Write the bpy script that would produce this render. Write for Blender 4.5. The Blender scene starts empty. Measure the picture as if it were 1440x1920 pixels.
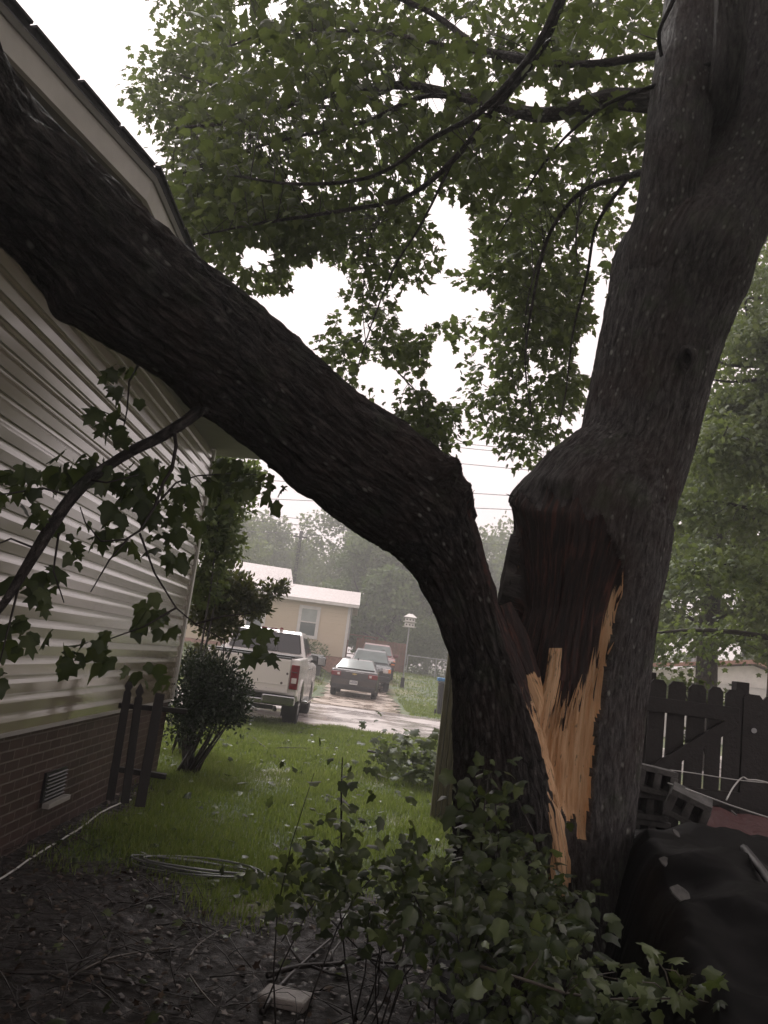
import bpy, math, random
import numpy as np
from mathutils import Vector, Matrix, noise
random.seed(7); rng = np.random.default_rng(11)
S = bpy.context.scene
COL = S.collection
R = math.radians

# ------------------------------------------------------------ camera
EYE = Vector((0.0, 0.0, 1.5)); F = 1530.0
PITCH, ROLL = R(10.3), R(7.4)
_f = Vector((0, math.cos(PITCH), math.sin(PITCH)))
_u0 = Vector((0, -math.sin(PITCH), math.cos(PITCH))); _r0 = Vector((1, 0, 0))
UP = _u0*math.cos(ROLL) - _r0*math.sin(ROLL)
RT = _r0*math.cos(ROLL) + _u0*math.sin(ROLL)
cam_d = bpy.data.cameras.new('camera'); cam = bpy.data.objects.new('camera', cam_d); COL.objects.link(cam)
m = Matrix.Identity(4)
for i in range(3):
    m[i][0] = RT[i]; m[i][1] = UP[i]; m[i][2] = -_f[i]; m[i][3] = EYE[i]
cam.matrix_world = m
cam_d.sensor_fit = 'VERTICAL'; cam_d.sensor_height = 24.0; cam_d.lens = 24.0*F/1920
cam_d.clip_start = 0.05; cam_d.clip_end = 2000
S.camera = cam

# ------------------------------------------------------------ sky, sun, exposure
SUN_EL, SUN_AZ = R(52), R(-20)          # azimuth measured from +Y towards +X
W = bpy.data.worlds.new('World'); S.world = W; W.use_nodes = True
nt = W.node_tree; nt.nodes.clear()
sk = nt.nodes.new('ShaderNodeTexSky'); sk.sky_type = 'NISHITA'; sk.sun_disc = False
sk.sun_elevation = SUN_EL; sk.sun_rotation = SUN_AZ; sk.air_density = 1.0; sk.dust_density = 4.0
hs = nt.nodes.new('ShaderNodeHueSaturation'); hs.inputs['Saturation'].default_value = 0.25
mx = nt.nodes.new('ShaderNodeMix'); mx.data_type = 'RGBA'; mx.inputs['Factor'].default_value = 0.72
mx.inputs['B'].default_value = (9.6, 8.0, 7.85, 1)      # even rain cloud
bg = nt.nodes.new('ShaderNodeBackground'); bg.inputs['Strength'].default_value = 0.080
wo = nt.nodes.new('ShaderNodeOutputWorld')
nt.links.new(sk.outputs['Color'], hs.inputs['Color']); nt.links.new(hs.outputs['Color'], mx.inputs['A'])
nt.links.new(mx.outputs['Result'], bg.inputs['Color']); nt.links.new(bg.outputs['Background'], wo.inputs['Surface'])
sl = bpy.data.lights.new('sun', 'SUN'); sl.energy = 1.5; sl.angle = R(20); sl.color = (1, .965, .93)
so = bpy.data.objects.new('sun', sl); COL.objects.link(so)
sd = Vector((math.sin(SUN_AZ)*math.cos(SUN_EL), math.cos(SUN_AZ)*math.cos(SUN_EL), math.sin(SUN_EL)))
so.rotation_euler = sd.to_track_quat('Z', 'Y').to_euler(); so.location = (0, 0, 30)
S.view_settings.view_transform = 'Standard'; S.view_settings.look = 'None'
S.view_settings.exposure = 1.0; S.view_settings.gamma = 1.0
S.cycles.max_bounces = 7; S.cycles.diffuse_bounces = 3; S.cycles.glossy_bounces = 3
S.cycles.transmission_bounces = 4; S.cycles.transparent_max_bounces = 6; S.cycles.volume_bounces = 0
S.cycles.sample_clamp_indirect = 4

# ------------------------------------------------------------ authoring helpers
def ray(px, py):
    return (_f*F + RT*(px-720) - UP*(py-960))
def P(px, py, y):
    d = ray(px, py); return EYE + d*(y/d.y)
def G(px, py, z=0.0):
    d = ray(px, py); return EYE + d*((z-1.5)/d.z)
def PX(px, py, x):
    d = ray(px, py); return EYE + d*(x/d.x)
_M = np.array([list(RT), list(UP), list(_f)])
def proj(V):
    q = (np.asarray(V, float)-np.array(EYE)) @ _M.T
    return 720+F*q[..., 0]/q[..., 2], 960-F*q[..., 1]/q[..., 2]
def inpoly(x, y, poly):
    x = np.asarray(x); y = np.asarray(y); ins = np.zeros(x.shape, bool); n = len(poly)
    for i in range(n):
        x1, y1 = poly[i]; x2, y2 = poly[(i+1) % n]
        c = ((y1 > y) != (y2 > y)) & (x < (x2-x1)*(y-y1)/((y2-y1) or 1e-9)+x1)
        ins ^= c
    return ins
def sstep(a, b, t):
    t = np.clip((np.asarray(t, float)-a)/(b-a), 0, 1); return t*t*(3-2*t)
def ground_z(x, y):
    x = np.asarray(x, float); y = np.asarray(y, float)
    z = 0.95*sstep(34, 54, y) + 0.75*sstep(36.5, 42.5, y)*(1-sstep(-3.2, -1.4, x))*(1-sstep(46, 60, y))
    z = z - 0.16*sstep(3, 6, x)*sstep(2, 5, y)*(1-sstep(8, 14, y))
    return z + 0.012*np.sin(x*2.1+y*1.3)*np.sin(y*1.7-x*.6)*(1-sstep(15, 17, y))
def gz(x, y): return float(ground_z(x, y))

def tag(o, label=None, cat=None, group=None, kind=None, category=None):
    cat = cat or category
    for k, v in (('label', label), ('category', cat), ('group', group), ('kind', kind)):
        if v: o[k] = v
    return o
def empty(name, loc=(0, 0, 0), rz=0, **k):
    o = bpy.data.objects.new(name, None); o.empty_display_size = .1; COL.objects.link(o)
    o.location = loc; o.rotation_euler.z = rz; return tag(o, **k)
def mesh_obj(name, V, Fc, mat, parent=None, smooth=False, bevel=0, attrs=None, seg=2):
    me = bpy.data.meshes.new(name); V = np.asarray(V, np.float32)
    if isinstance(Fc, np.ndarray):
        n, k = Fc.shape
        me.vertices.add(len(V)); me.vertices.foreach_set('co', V.ravel())
        me.loops.add(n*k); me.loops.foreach_set('vertex_index', Fc.astype(np.int32).ravel())
        me.polygons.add(n); me.polygons.foreach_set('loop_start', np.arange(0, n*k, k, dtype=np.int32))
        me.update(calc_edges=True)
    else:
        me.from_pydata([tuple(map(float, v)) for v in V], [], Fc); me.update()
    me.materials.append(mat)
    if smooth: me.polygons.foreach_set('use_smooth', np.ones(len(me.polygons), bool))
    for an, (ty, dat) in (attrs or {}).items():
        a = me.attributes.new(an, ty, 'POINT')
        a.data.foreach_set('vector' if ty == 'FLOAT_VECTOR' else 'value', np.asarray(dat, np.float32).ravel())
    me.validate()
    o = bpy.data.objects.new(name, me); COL.objects.link(o)
    if parent: o.parent = parent
    if bevel:
        b = o.modifiers.new('bevel', 'BEVEL'); b.width = bevel; b.segments = seg; b.limit_method = 'ANGLE'; b.angle_limit = R(35)
    return o
class MB:
    def __init__(s): s.v = []; s.f = []
    def add(s, V, Fc):
        n = len(s.v); s.v += [tuple(p) for p in V]; s.f += [tuple(i+n for i in f) for f in Fc]; return s
    def box(s, c, d, rz=0, rx=0, ry=0):
        M = Matrix.Rotation(rz, 3, 'Z') @ Matrix.Rotation(rx, 3, 'X') @ Matrix.Rotation(ry, 3, 'Y')
        V = [Vector(c)+M @ Vector((sx*d[0]/2, sy*d[1]/2, sz*d[2]/2)) for sx in (-1, 1) for sy in (-1, 1) for sz in (-1, 1)]
        return s.add(V, [(0, 1, 3, 2), (4, 6, 7, 5), (0, 4, 5, 1), (2, 3, 7, 6), (0, 2, 6, 4), (1, 5, 7, 3)])
    def bar(s, a, b, w, t=None, up=Vector((0, 0, 1))):
        a = Vector(a); b = Vector(b); t = t or w; d = (b-a).normalized(); x = d.cross(up)
        if x.length < 1e-4: x = d.cross(Vector((1, 0, 0)))
        x.normalize(); y = x.cross(d)
        V = [p+x*sx*w/2+y*sy*t/2 for p in (a, b) for sx, sy in ((-1, -1), (1, -1), (1, 1), (-1, 1))]
        return s.add(V, [(3, 2, 1, 0), (4, 5, 6, 7), (0, 1, 5, 4), (1, 2, 6, 5), (2, 3, 7, 6), (3, 0, 4, 7)])
    def tube(s, pts, rad, n=6):
        pts = [Vector(p) for p in pts]; N = len(pts); rad = rad if hasattr(rad, '__len__') else [rad]*N
        T = (pts[1]-pts[0]).normalized(); X = T.orthogonal().normalized(); V = []; Fc = []
        for i, p in enumerate(pts):
            T = (pts[min(i+1, N-1)]-pts[max(i-1, 0)]).normalized(); X = (X-T*X.dot(T)).normalized(); Y = T.cross(X)
            for k in range(n):
                a = 2*math.pi*k/n; V.append(p+(X*math.cos(a)+Y*math.sin(a))*rad[i])
        for i in range(N-1):
            for k in range(n):
                k2 = (k+1) % n; Fc.append((i*n+k, i*n+k2, (i+1)*n+k2, (i+1)*n+k))
        Fc.append(tuple(range(n-1, -1, -1))); Fc.append(tuple((N-1)*n+k for k in range(n)))
        return s.add(V, Fc)
    def cyl(s, a, b, r, r2=None, n=20): return s.tube([a, b], [r, r if r2 is None else r2], n)
    def prism(s, prof, w, xs=(-1, 1)):
        """side outline (y,z); w = half width, number or function of z; xs = which sides"""
        wf = w if callable(w) else (lambda z: w)
        n = len(prof)
        V = [(xs[0]*wf(z), y, z) for y, z in prof]+[(xs[1]*wf(z), y, z) for y, z in prof]
        Fc = [tuple(range(n)), tuple(range(2*n-1, n-1, -1))]
        for i in range(n):
            j = (i+1) % n; Fc.append((i, i+n, j+n, j))
        return s.add(V, Fc)
    def quad(s, a, b, c, d, t):
        """thin solid panel over four corners"""
        a, b, c, d = map(Vector, (a, b, c, d)); nn = (b-a).cross(d-a).normalized()*t
        V = [a, b, c, d, a+nn, b+nn, c+nn, d+nn]
        return s.add(V, [(3, 2, 1, 0), (4, 5, 6, 7), (0, 1, 5, 4), (1, 2, 6, 5), (2, 3, 7, 6), (3, 0, 4, 7)])
    def build(s, name, mat, parent=None, bevel=0, smooth=False, **k):
        return mesh_obj(name, s.v, s.f, mat, parent, smooth=smooth, bevel=bevel, **k)

# ------------------------------------------------------------ materials
class Mt:
    def __init__(s, name, col=(.5, .5, .5), rough=.6, metal=0, spec=.5):
        s.m = bpy.data.materials.new(name); s.m.use_nodes = True; s.t = s.m.node_tree
        s.b = s.t.nodes['Principled BSDF']; s.b.inputs['Base Color'].default_value = (*col, 1)
        s.b.inputs['Roughness'].default_value = rough; s.b.inputs['Metallic'].default_value = metal
        s.b.inputs['Specular IOR Level'].default_value = spec
    def n(s, ty, **k):
        q = s.t.nodes.new('ShaderNode'+ty)
        for a, v in k.items():
            if a in q.inputs: q.inputs[a].default_value = v
            else: setattr(q, a, v)
        return q
    def l(s, a, b): s.t.links.new(a, b)
    def coord(s, scale=(1, 1, 1), attr=None, kind='Object', rot=(0, 0, 0)):
        mp = s.n('Mapping'); mp.inputs['Scale'].default_value = scale; mp.inputs['Rotation'].default_value = rot
        if attr: a = s.n('Attribute'); a.attribute_name = attr; s.l(a.outputs['Vector'], mp.inputs['Vector'])
        else: a = s.n('TexCoord'); s.l(a.outputs[kind], mp.inputs['Vector'])
        return mp.outputs['Vector']
    def noise(s, vec, scale, detail=5, rough=.6, dist=0):
        q = s.n('TexNoise'); q.inputs['Scale'].default_value = scale; q.inputs['Detail'].default_value = detail
        q.inputs['Roughness'].default_value = rough; q.inputs['Distortion'].default_value = dist
        s.l(vec, q.inputs['Vector']); return q.outputs['Fac']
    def ramp(s, fac, stops):
        q = s.n('ValToRGB'); e = q.color_ramp.elements
        while len(e) < len(stops): e.new(.5)
        for i, (p, c) in enumerate(stops):
            e[i].position = p; e[i].color = (*c, 1) if hasattr(c, '__len__') else (c, c, c, 1)
        s.l(fac, q.inputs['Fac']); return q.outputs['Color']
    def mix(s, fac, a, b, mode='MIX'):
        q = s.n('Mix'); q.data_type = 'RGBA'; q.blend_type = mode
        for k, v in (('Factor', fac), ('A', a), ('B', b)):
            if hasattr(v, 'is_linked'): s.l(v, q.inputs[k])
            elif k == 'Factor': q.inputs[0].default_value = v
            else: q.inputs[k].default_value = (*v, 1)
        return q.outputs['Result']
    def color(s, o): s.l(o, s.b.inputs['Base Color']); return s
    def roughn(s, o): s.l(o, s.b.inputs['Roughness']); return s
    def bump(s, h, dist=.01, strength=1.0, prev=None):
        q = s.n('Bump'); q.inputs['Distance'].default_value = dist; q.inputs['Strength'].default_value = strength
        s.l(h, q.inputs['Height'])
        if prev: s.l(prev, q.inputs['Normal'])
        s.l(q.outputs['Normal'], s.b.inputs['Normal']); return q.outputs['Normal']
M = {}
def simple(name, col, rough=.6, metal=0, var=.25, scale=6, spec=.5, bump=0):
    t = Mt(name, col, rough, metal, spec); v = t.coord()
    nf = t.noise(v, scale); lo = tuple(c*(1-var) for c in col); hi = tuple(min(1, c*(1+var)) for c in col)
    t.color(t.ramp(nf, [(.3, lo), (.7, hi)]))
    if bump: t.bump(t.noise(v, scale*6), bump)
    M[name] = t.m; return t
# bark -- 'bark' attribute: two metres round the limb, one along it
def bark(name, lo, mid, hi, lichen=.6, rough=.62, deep=1.0):
    t = Mt(name, mid, rough, 0, .35); v = t.coord((1, 1, .30), 'bark'); v2 = t.coord((1, 1, 1), 'bark')
    rd = t.noise(v, 42, 8, .75, .5); fi = t.noise(t.coord((1, 1, .4), 'bark'), 110, 5, .75); big = t.noise(v2, 2.2, 4, .6)
    c = t.ramp(rd, [(.36, lo), (.5, mid), (.68, hi)])
    vc = t.n('TexVoronoi'); vc.feature = 'DISTANCE_TO_EDGE'; vc.inputs['Scale'].default_value = 24; nv = t.n('TexNoise'); nv.inputs['Scale'].default_value = 18; nv.inputs['Detail'].default_value = 4; t.l(v, nv.inputs['Vector'])
    vm = t.n('VectorMath'); vm.operation = 'MULTIPLY_ADD'; vm.inputs[1].default_value = (.06, .06, .06); t.l(nv.outputs['Color'], vm.inputs[0]); t.l(t.coord((1, 1, .22), 'bark'), vm.inputs[2]); t.l(vm.outputs[0], vc.inputs['Vector'])
    ck = t.ramp(vc.outputs['Distance'], [(.0, 1-.78*deep), (.16, 1)]); c = t.mix(.85, c, ck, 'MULTIPLY')
    rb = t.ramp(big, [(.45, 0), (.75, .5)]); c = t.mix(rb, c, (.085, .050, .040))
    g = t.ramp(t.noise(v2, 5.0, 3, .55), [(.56, 0), (.68, lichen*.45)])
    c = t.mix(g, c, (.085, .105, .065))
    vo = t.n('TexVoronoi'); vo.inputs['Scale'].default_value = 24; t.l(t.coord((1, 1, .5), 'bark'), vo.inputs['Vector'])
    sp = t.ramp(vo.outputs['Distance'], [(.10, 1), (.24, 0)]); msk = t.ramp(t.noise(v2, 3.1, 5, .7), [(.46, 0), (.60, lichen*.8)])
    sp = t.mix(1.0, sp, msk, 'MULTIPLY'); c = t.mix(sp, c, (.48, .49, .45))
    t.color(c); t.roughn(t.ramp(big, [(.35, .55), (.65, .85)]))
    b = t.bump(rd, .05*deep, 1.0); b = t.bump(ck, .025*deep, 1.0, b); t.bump(fi, .012, 1.0, b); M[name] = t.m
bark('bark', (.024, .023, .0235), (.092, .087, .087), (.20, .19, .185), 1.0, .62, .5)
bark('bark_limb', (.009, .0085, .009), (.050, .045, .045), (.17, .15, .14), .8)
bark('bark_far', (.02, .016, .013), (.06, .05, .04), (.12, .10, .08), .2)
# torn wood: attribute 'stain' 0 fresh .. 1 rotten, 'bark' coordinate along the grain
t = Mt('torn_wood', (.6, .3, .12), .55); v = t.coord((1, 1, .05), 'bark'); a = t.n('Attribute'); a.attribute_name = 'stain'
g = t.noise(v, 60, 6, .75, .2); g2 = t.noise(t.coord((1, 1, .03), 'bark'), 48, 6, .8)
fresh = t.ramp(g, [(.25, (.52, .28, .13)), (.5, (.78, .49, .27)), (.75, (.90, .68, .44))])
v3 = t.coord((1, 1, .25), 'bark'); pk = t.ramp(t.noise(v3, 55, 3), [(.62, 1), (.70, .35)])
fresh = t.mix(1.0, fresh, pk, 'MULTIPLY')
rot = t.ramp(t.noise(t.coord((1, 1, .12), 'bark'), 34, 6, .75, .6), [(.36, (.005, .003, .003)), (.52, (.028, .012, .010)), (.70, (.15, .055, .038))])
ad = t.n('Math'); ad.operation = 'MULTIPLY_ADD'; ad.inputs[1].default_value = 1.0; t.l(a.outputs['Fac'], ad.inputs[0])
sc = t.n('Math'); sc.operation = 'MULTIPLY_ADD'; sc.inputs[1].default_value = 2.6; sc.inputs[2].default_value = -1.3
t.l(g2, sc.inputs[0]); t.l(sc.outputs[0], ad.inputs[2])
t.color(t.mix(t.ramp(ad.outputs[0], [(.42, 0), (.56, 1)]), fresh, rot)); b = t.bump(g, .008); t.bump(g2, .02, .7, b); M['torn_wood'] = t.m
def leafmat(name, c1, c2, c3, rough=.38, trans=.35):
    t = Mt(name, c2, rough); a = t.n('Attribute'); a.attribute_name = 'tint'
    c = t.ramp(a.outputs['Fac'], [(.0, c1), (.5, c2), (1., c3)])
    t.color(c); tr = t.n('BsdfTranslucent'); mc = t.mix(.5, c, (c3[0]*1.6, c3[1]*1.6, c3[2]*.8)); t.l(mc, tr.inputs['Color'])
    ms = t.n('MixShader'); ms.inputs[0].default_value = trans; t.l(t.b.outputs[0], ms.inputs[1]); t.l(tr.outputs[0], ms.inputs[2])
    t.l(ms.outputs[0], t.t.nodes['Material Output'].inputs['Surface']); M[name] = t.m
leafmat('leaf', (.028, .043, .024), (.060, .086, .040), (.125, .16, .062), .45, .5)
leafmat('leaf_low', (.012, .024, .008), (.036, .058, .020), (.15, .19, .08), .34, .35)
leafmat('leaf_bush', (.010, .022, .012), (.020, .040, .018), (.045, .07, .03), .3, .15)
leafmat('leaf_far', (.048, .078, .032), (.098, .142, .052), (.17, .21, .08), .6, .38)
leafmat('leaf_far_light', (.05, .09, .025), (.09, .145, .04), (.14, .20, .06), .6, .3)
leafmat('leaf_cedar', (.03, .045, .016), (.065, .08, .026), (.12, .12, .04), .6, .3)
leafmat('grass_blade', (.065, .12, .022), (.145, .215, .050), (.26, .30, .11), .42, .35)
leafmat('dead_leaf', (.014, .007, .004), (.040, .021, .013), (.13, .095, .065), .5, .03)
# ground
t = Mt('ground', (.05, .09, .03), .8); v = t.coord(); a = t.n('Attribute'); a.attribute_name = 'soil'
gr = t.mix(t.noise(v, 1.1, 6), (.030, .055, .012), (.085, .13, .032)); gr = t.mix(t.ramp(t.noise(v, .35, 4), [(.5, 0), (.62, 1)]), gr, (.19, .185, .07))
so_ = t.ramp(t.noise(v, 18, 8, .75), [(.3, (.003, .002, .0015)), (.55, (.013, .0075, .005)), (.8, (.055, .030, .019))])
ad = t.n('Math'); ad.operation = 'ADD'; t.l(a.outputs['Fac'], ad.inputs[0]); n_ = t.n('Math'); n_.operation = 'MULTIPLY_ADD'
n_.inputs[1].default_value = 1.2; n_.inputs[2].default_value = -.6; t.l(t.noise(v, 5, 6, .7), n_.inputs[0]); t.l(n_.outputs[0], ad.inputs[1])
t.color(t.mix(t.ramp(ad.outputs[0], [(.4, 0), (.6, 1)]), gr, so_)); t.bump(t.noise(v, 30, 8, .75), .03)
t.roughn(t.ramp(t.noise(v, 12, 5), [(.4, .35), (.6, .85)])); M['ground'] = t.m
t = Mt('road', (.3, .29, .28), .3); v = t.coord(); nb = t.noise(v, .5, 5)
c = t.ramp(t.noise(v, 3, 8, .7), [(.3, (.42, .375, .36)), (.7, (.62, .57, .55))]); deb = t.ramp(t.noise(v, 4.5, 6, .65), [(.62, 0), (.68, .8)])
t.color(t.mix(deb, c, (.07, .045, .03))); t.roughn(t.ramp(nb, [(.42, .06), (.6, .5)])); t.bump(t.noise(v, 20, 4), .003); M['road'] = t.m
t = Mt('driveway', (.3, .25, .2), .35); v = t.coord()
c = t.ramp(t.noise(v, 2.2, 8, .7), [(.3, (.27, .215, .16)), (.55, (.40, .33, .28)), (.75, (.50, .43, .38))])
t.color(c); t.roughn(t.ramp(t.noise(v, 1.2, 5), [(.42, .08), (.6, .6)])); t.bump(t.noise(v, 12, 4), .01); M['driveway'] = t.m
# house skins
t = Mt('vinyl_siding', (.42, .37, .29), .28, 0, .6); v = t.coord((1, .25, 1)); n1 = t.noise(v, 7, 6, .7)
t.color(t.mix(t.ramp(t.noise(v, 2, 5), [(.35, 0), (.75, .35)]), (.235, .20, .15), (.15, .13, .10)))
t.roughn(t.ramp(n1, [(.3, .18), (.75, .28)])); t.b.inputs['Coat Weight'].default_value = 1.0; t.b.inputs['Coat Roughness'].default_value = .12; t.bump(t.noise(t.coord((1, 1, 1)), 60, 3), .0005); M['vinyl_siding'] = t.m
t = Mt('brick', (.2, .08, .06), .6); tc = t.n('TexCoord'); se = t.n('SeparateXYZ'); cb = t.n('CombineXYZ'); t.l(tc.outputs['Object'], se.inputs[0])
t.l(se.outputs['Y'], cb.inputs['X']); t.l(se.outputs['Z'], cb.inputs['Y'])
br = t.n('TexBrick'); br.inputs['Scale'].default_value = 1.0; br.inputs['Brick Width'].default_value = .20; br.inputs['Row Height'].default_value = .067
br.inputs['Mortar Size'].default_value = .006; br.inputs['Color1'].default_value = (.034, .017, .014, 1); br.inputs['Color2'].default_value = (.062, .034, .028, 1)
br.inputs['Mortar'].default_value = (.13, .11, .095, 1); t.l(cb.outputs[0], br.inputs['Vector'])
t.color(t.mix(t.ramp(t.noise(t.coord(), 9, 5), [(.4, 0), (.8, .5)]), br.outputs['Color'], (.03, .018, .014))); 
iv = t.n('Math'); iv.operation = 'SUBTRACT'; iv.inputs[0].default_value = 1; t.l(br.outputs['Fac'], iv.inputs[1]); t.bump(iv.outputs[0], .006); M['brick'] = t.m
def clapboard(name, col, h, mort=None):
    t = Mt(name, col, .5); tc = t.n('TexCoord'); se = t.n('SeparateXYZ'); t.l(tc.outputs['Object'], se.inputs[0])
    w = t.n('Math'); w.operation = 'DIVIDE'; w.inputs[1].default_value = h; t.l(se.outputs['Z'], w.inputs[0])
    fr = t.n('Math'); fr.operation = 'FRACT'; t.l(w.outputs[0], fr.inputs[0])
    t.color(t.mix(t.noise(t.coord(), 1.5, 5), tuple(c*.9 for c in col), col)); t.bump(fr.outputs[0], .025); M[name] = t.m
clapboard('tan_clapboard', (.66, .56, .42), .19)
simple('white_trim', (.62, .61, .58), .5, var=.08)
simple('white_paint', (.78, .75, .71), .45, var=.12, scale=3)
simple('soffit', (.30, .29, .27), .6, var=.1)
simple('grey_shingle', (.44, .38, .37), .45, var=.35, scale=9, bump=.01)
simple('dark_shingle', (.045, .045, .05), .6, var=.5, scale=25, bump=.01)
simple('brick_skirt', (.34, .19, .14), .7, var=.3, scale=8)
simple('wood_dark', (.012, .010, .009), .65, var=.45, scale=5, bump=.006)
simple('wood_picket', (.008, .007, .0065), .55, var=.4, scale=7, bump=.004)
simple('wood_brown', (.15, .065, .035), .7, var=.35, scale=3)
t = Mt('wood_post', (.14, .13, .07), .6); v = t.coord((9, 9, .5))
t.color(t.ramp(t.noise(v, 4, 6, .7), [(.3, (.05, .05, .028)), (.6, (.15, .14, .075)), (.8, (.26, .24, .15))])); t.bump(t.noise(v, 8, 5), .006); M['wood_post'] = t.m
simple('concrete_block', (.085, .083, .08), .8, var=.6, scale=12, bump=.006)
simple('stone', (.33, .30, .28), .5, var=.35, scale=9, bump=.006)
t = Mt('black_tarp', (.0012, .0012, .0014), .6, 0, .05); v = t.coord(); t.bump(t.noise(v, 2.5, 2, .5, .8), .05); M['black_tarp'] = t.m
t = Mt('red_tarp', (.055, .007, .007), .5, 0, .3); v = t.coord(); t.bump(t.noise(v, 7, 6, .6, .8), .02); M['red_tarp'] = t.m
simple('cord_white', (.6, .6, .58), .4, var=.1)
simple('cable_grey', (.16, .17, .17), .3, var=.3)
simple('wire_dark', (.05, .05, .055), .5)
simple('twig', (.022, .018, .016), .45, var=.5, scale=14)
simple('twig_pale', (.10, .085, .07), .35, var=.3, scale=14)
simple('galv', (.38, .39, .40), .35, .8, var=.15)
simple('metal_dark', (.02, .02, .022), .4)
simple('plastic_black', (.018, .018, .02), .4)
simple('rubber', (.012, .012, .013), .75, var=.3)
simple('chrome', (.42, .43, .44), .16, 1, var=.15, scale=2)
simple('alloy', (.30, .31, .32), .3, .9)
simple('glass_dark', (.010, .013, .016), .05, var=.1, spec=.8)
simple('glass_window', (.10, .13, .125), .08, var=.3, scale=1.2, spec=.7)
simple('curtain_pale', (.34, .38, .36), .5, var=.15, scale=2)
simple('lamp_red', (.16, .010, .014), .15, var=.25, scale=10)
simple('lamp_white', (.6, .55, .55), .15)
simple('lamp_amber', (.65, .20, .05), .2)
simple('plate', (.55, .56, .55), .4)
simple('plate_ink', (.04, .05, .12), .5)
simple('gold', (.5, .38, .14), .3, .8)
simple('blue_plastic', (.05, .20, .40), .4)
def carpaint(name, col, rough=.16):
    t = Mt(name, col, rough); t.b.inputs['Coat Weight'].default_value = .6; t.b.inputs['Coat Roughness'].default_value = .05
    v = t.coord(); c = t.mix(t.ramp(t.noise(v, 3, 6, .7), [(.5, 0), (.8, .35)]), col, tuple(x*.55+.02 for x in col)); t.color(c)
    t.roughn(t.ramp(t.noise(v, 40, 3), [(.3, rough*.6), (.7, rough*1.9)])); M[name] = t.m
carpaint('paint_white', (.76, .73, .71), .25); carpaint('paint_taupe', (.045, .040, .041)); carpaint('paint_dark', (.035, .04, .045)); carpaint('paint_maroon', (.16, .04, .04))
t = Mt('tailgate_paint', (.76, .72, .70), .35); vo = t.n('TexVoronoi'); vo.inputs['Scale'].default_value = 5.5; vo.inputs['Randomness'].default_value = 1; t.l(t.coord(), vo.inputs['Vector'])
t.color(t.mix(t.ramp(vo.outputs['Distance'], [(.11, 1), (.15, 0)]), (.76, .72, .70), (.06, .045, .035))); M['tailgate_paint'] = t.m
# ------------------------------------------------------------ setting: ground, road, driveway
def axis(lo, hi, step, far):
    a = list(np.arange(lo, hi+1e-6, step)); s = step
    up = []; x = hi
    while x < far: s *= 1.16; x += s; up.append(x)
    s = step; dn = []; x = lo
    while x > -far: s *= 1.16; x -= s; dn.append(x)
    return np.array(dn[::-1]+a+up)
def grid_mesh(xs, ys, zf):
    X, Y = np.meshgrid(xs, ys, indexing='ij'); Z = zf(X, Y); V = np.stack([X, Y, Z], -1).reshape(-1, 3)
    nx, ny = len(xs), len(ys); i, j = np.meshgrid(np.arange(nx-1), np.arange(ny-1), indexing='ij'); q = (i*ny+j).ravel()
    return V, np.stack([q, q+ny, q+ny+1, q+1], -1)
def soil_f(x, y):
    edge = 5.6+.35*np.sin(x*2.3)+.25*np.sin(x*5.1+1)-.35*sstep(-1.2, .8, x)
    s = 1-sstep(-.5, .5, y-edge); s = np.maximum(s, (1-sstep(-2.1, -1.55, x))*(1-sstep(8.2, 9.2, y)))
    return np.clip(np.maximum(s, sstep(.75, 1.15, x)*(1-sstep(8, 9, y)))*(np.asarray(y) > -20), 0, 1)
xs = axis(-6, 6, .085, 700); ys = axis(-2, 17, .085, 700)
V, Fq = grid_mesh(xs, ys, ground_z)
rel = np.clip(soil_f(V[:, 0], V[:, 1]), 0, 1); near = (abs(V[:, 0]) < 6) & (V[:, 1] > -2) & (V[:, 1] < 17)
V[near, 2] += (rng.random(near.sum())-.5)*.022*rel[near]
mesh_obj('ground', V, Fq, M['ground'], smooth=True, attrs={'soil': ('FLOAT', rel)})['kind'] = 'structure'
def strip(name, mat, x0, x1, y0, y1, nx, ny, wob, dz):
    X = np.linspace(0, 1, nx); Y = np.linspace(0, 1, ny); XX, YY = np.meshgrid(X, Y, indexing='ij')
    xx = x0+(x1-x0)*XX; yy = y0+(y1-y0)*YY
    if ny < nx: yy += wob*((YY == 0)*1.0+(YY == 1)*1.0)*np.sin(xx*2.7+np.cos(xx*1.3)*2)
    else: xx += wob*((XX == 0)*1.0+(XX == 1)*1.0)*np.sin(yy*2.1+np.cos(yy*1.7)*2)
    V = np.stack([xx, yy, ground_z(xx, yy)+dz], -1).reshape(-1, 3); i, j = np.meshgrid(np.arange(nx-1), np.arange(ny-1), indexing='ij'); q = (i*ny+j).ravel()
    mesh_obj(name, V, np.stack([q, q+ny, q+ny+1, q+1], -1), M[mat], smooth=True)['kind'] = 'structure'
strip('road', 'road', -70, 70, 17.6, 25.2, 400, 9, .10, .02)
strip('driveway', 'driveway', -1.45, 1.3, 25.0, 50, 9, 120, .16, .03)
strip('path', 'driveway', -8.5, -3.0, 13.6, 17.8, 30, 8, .1, .016)

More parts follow.
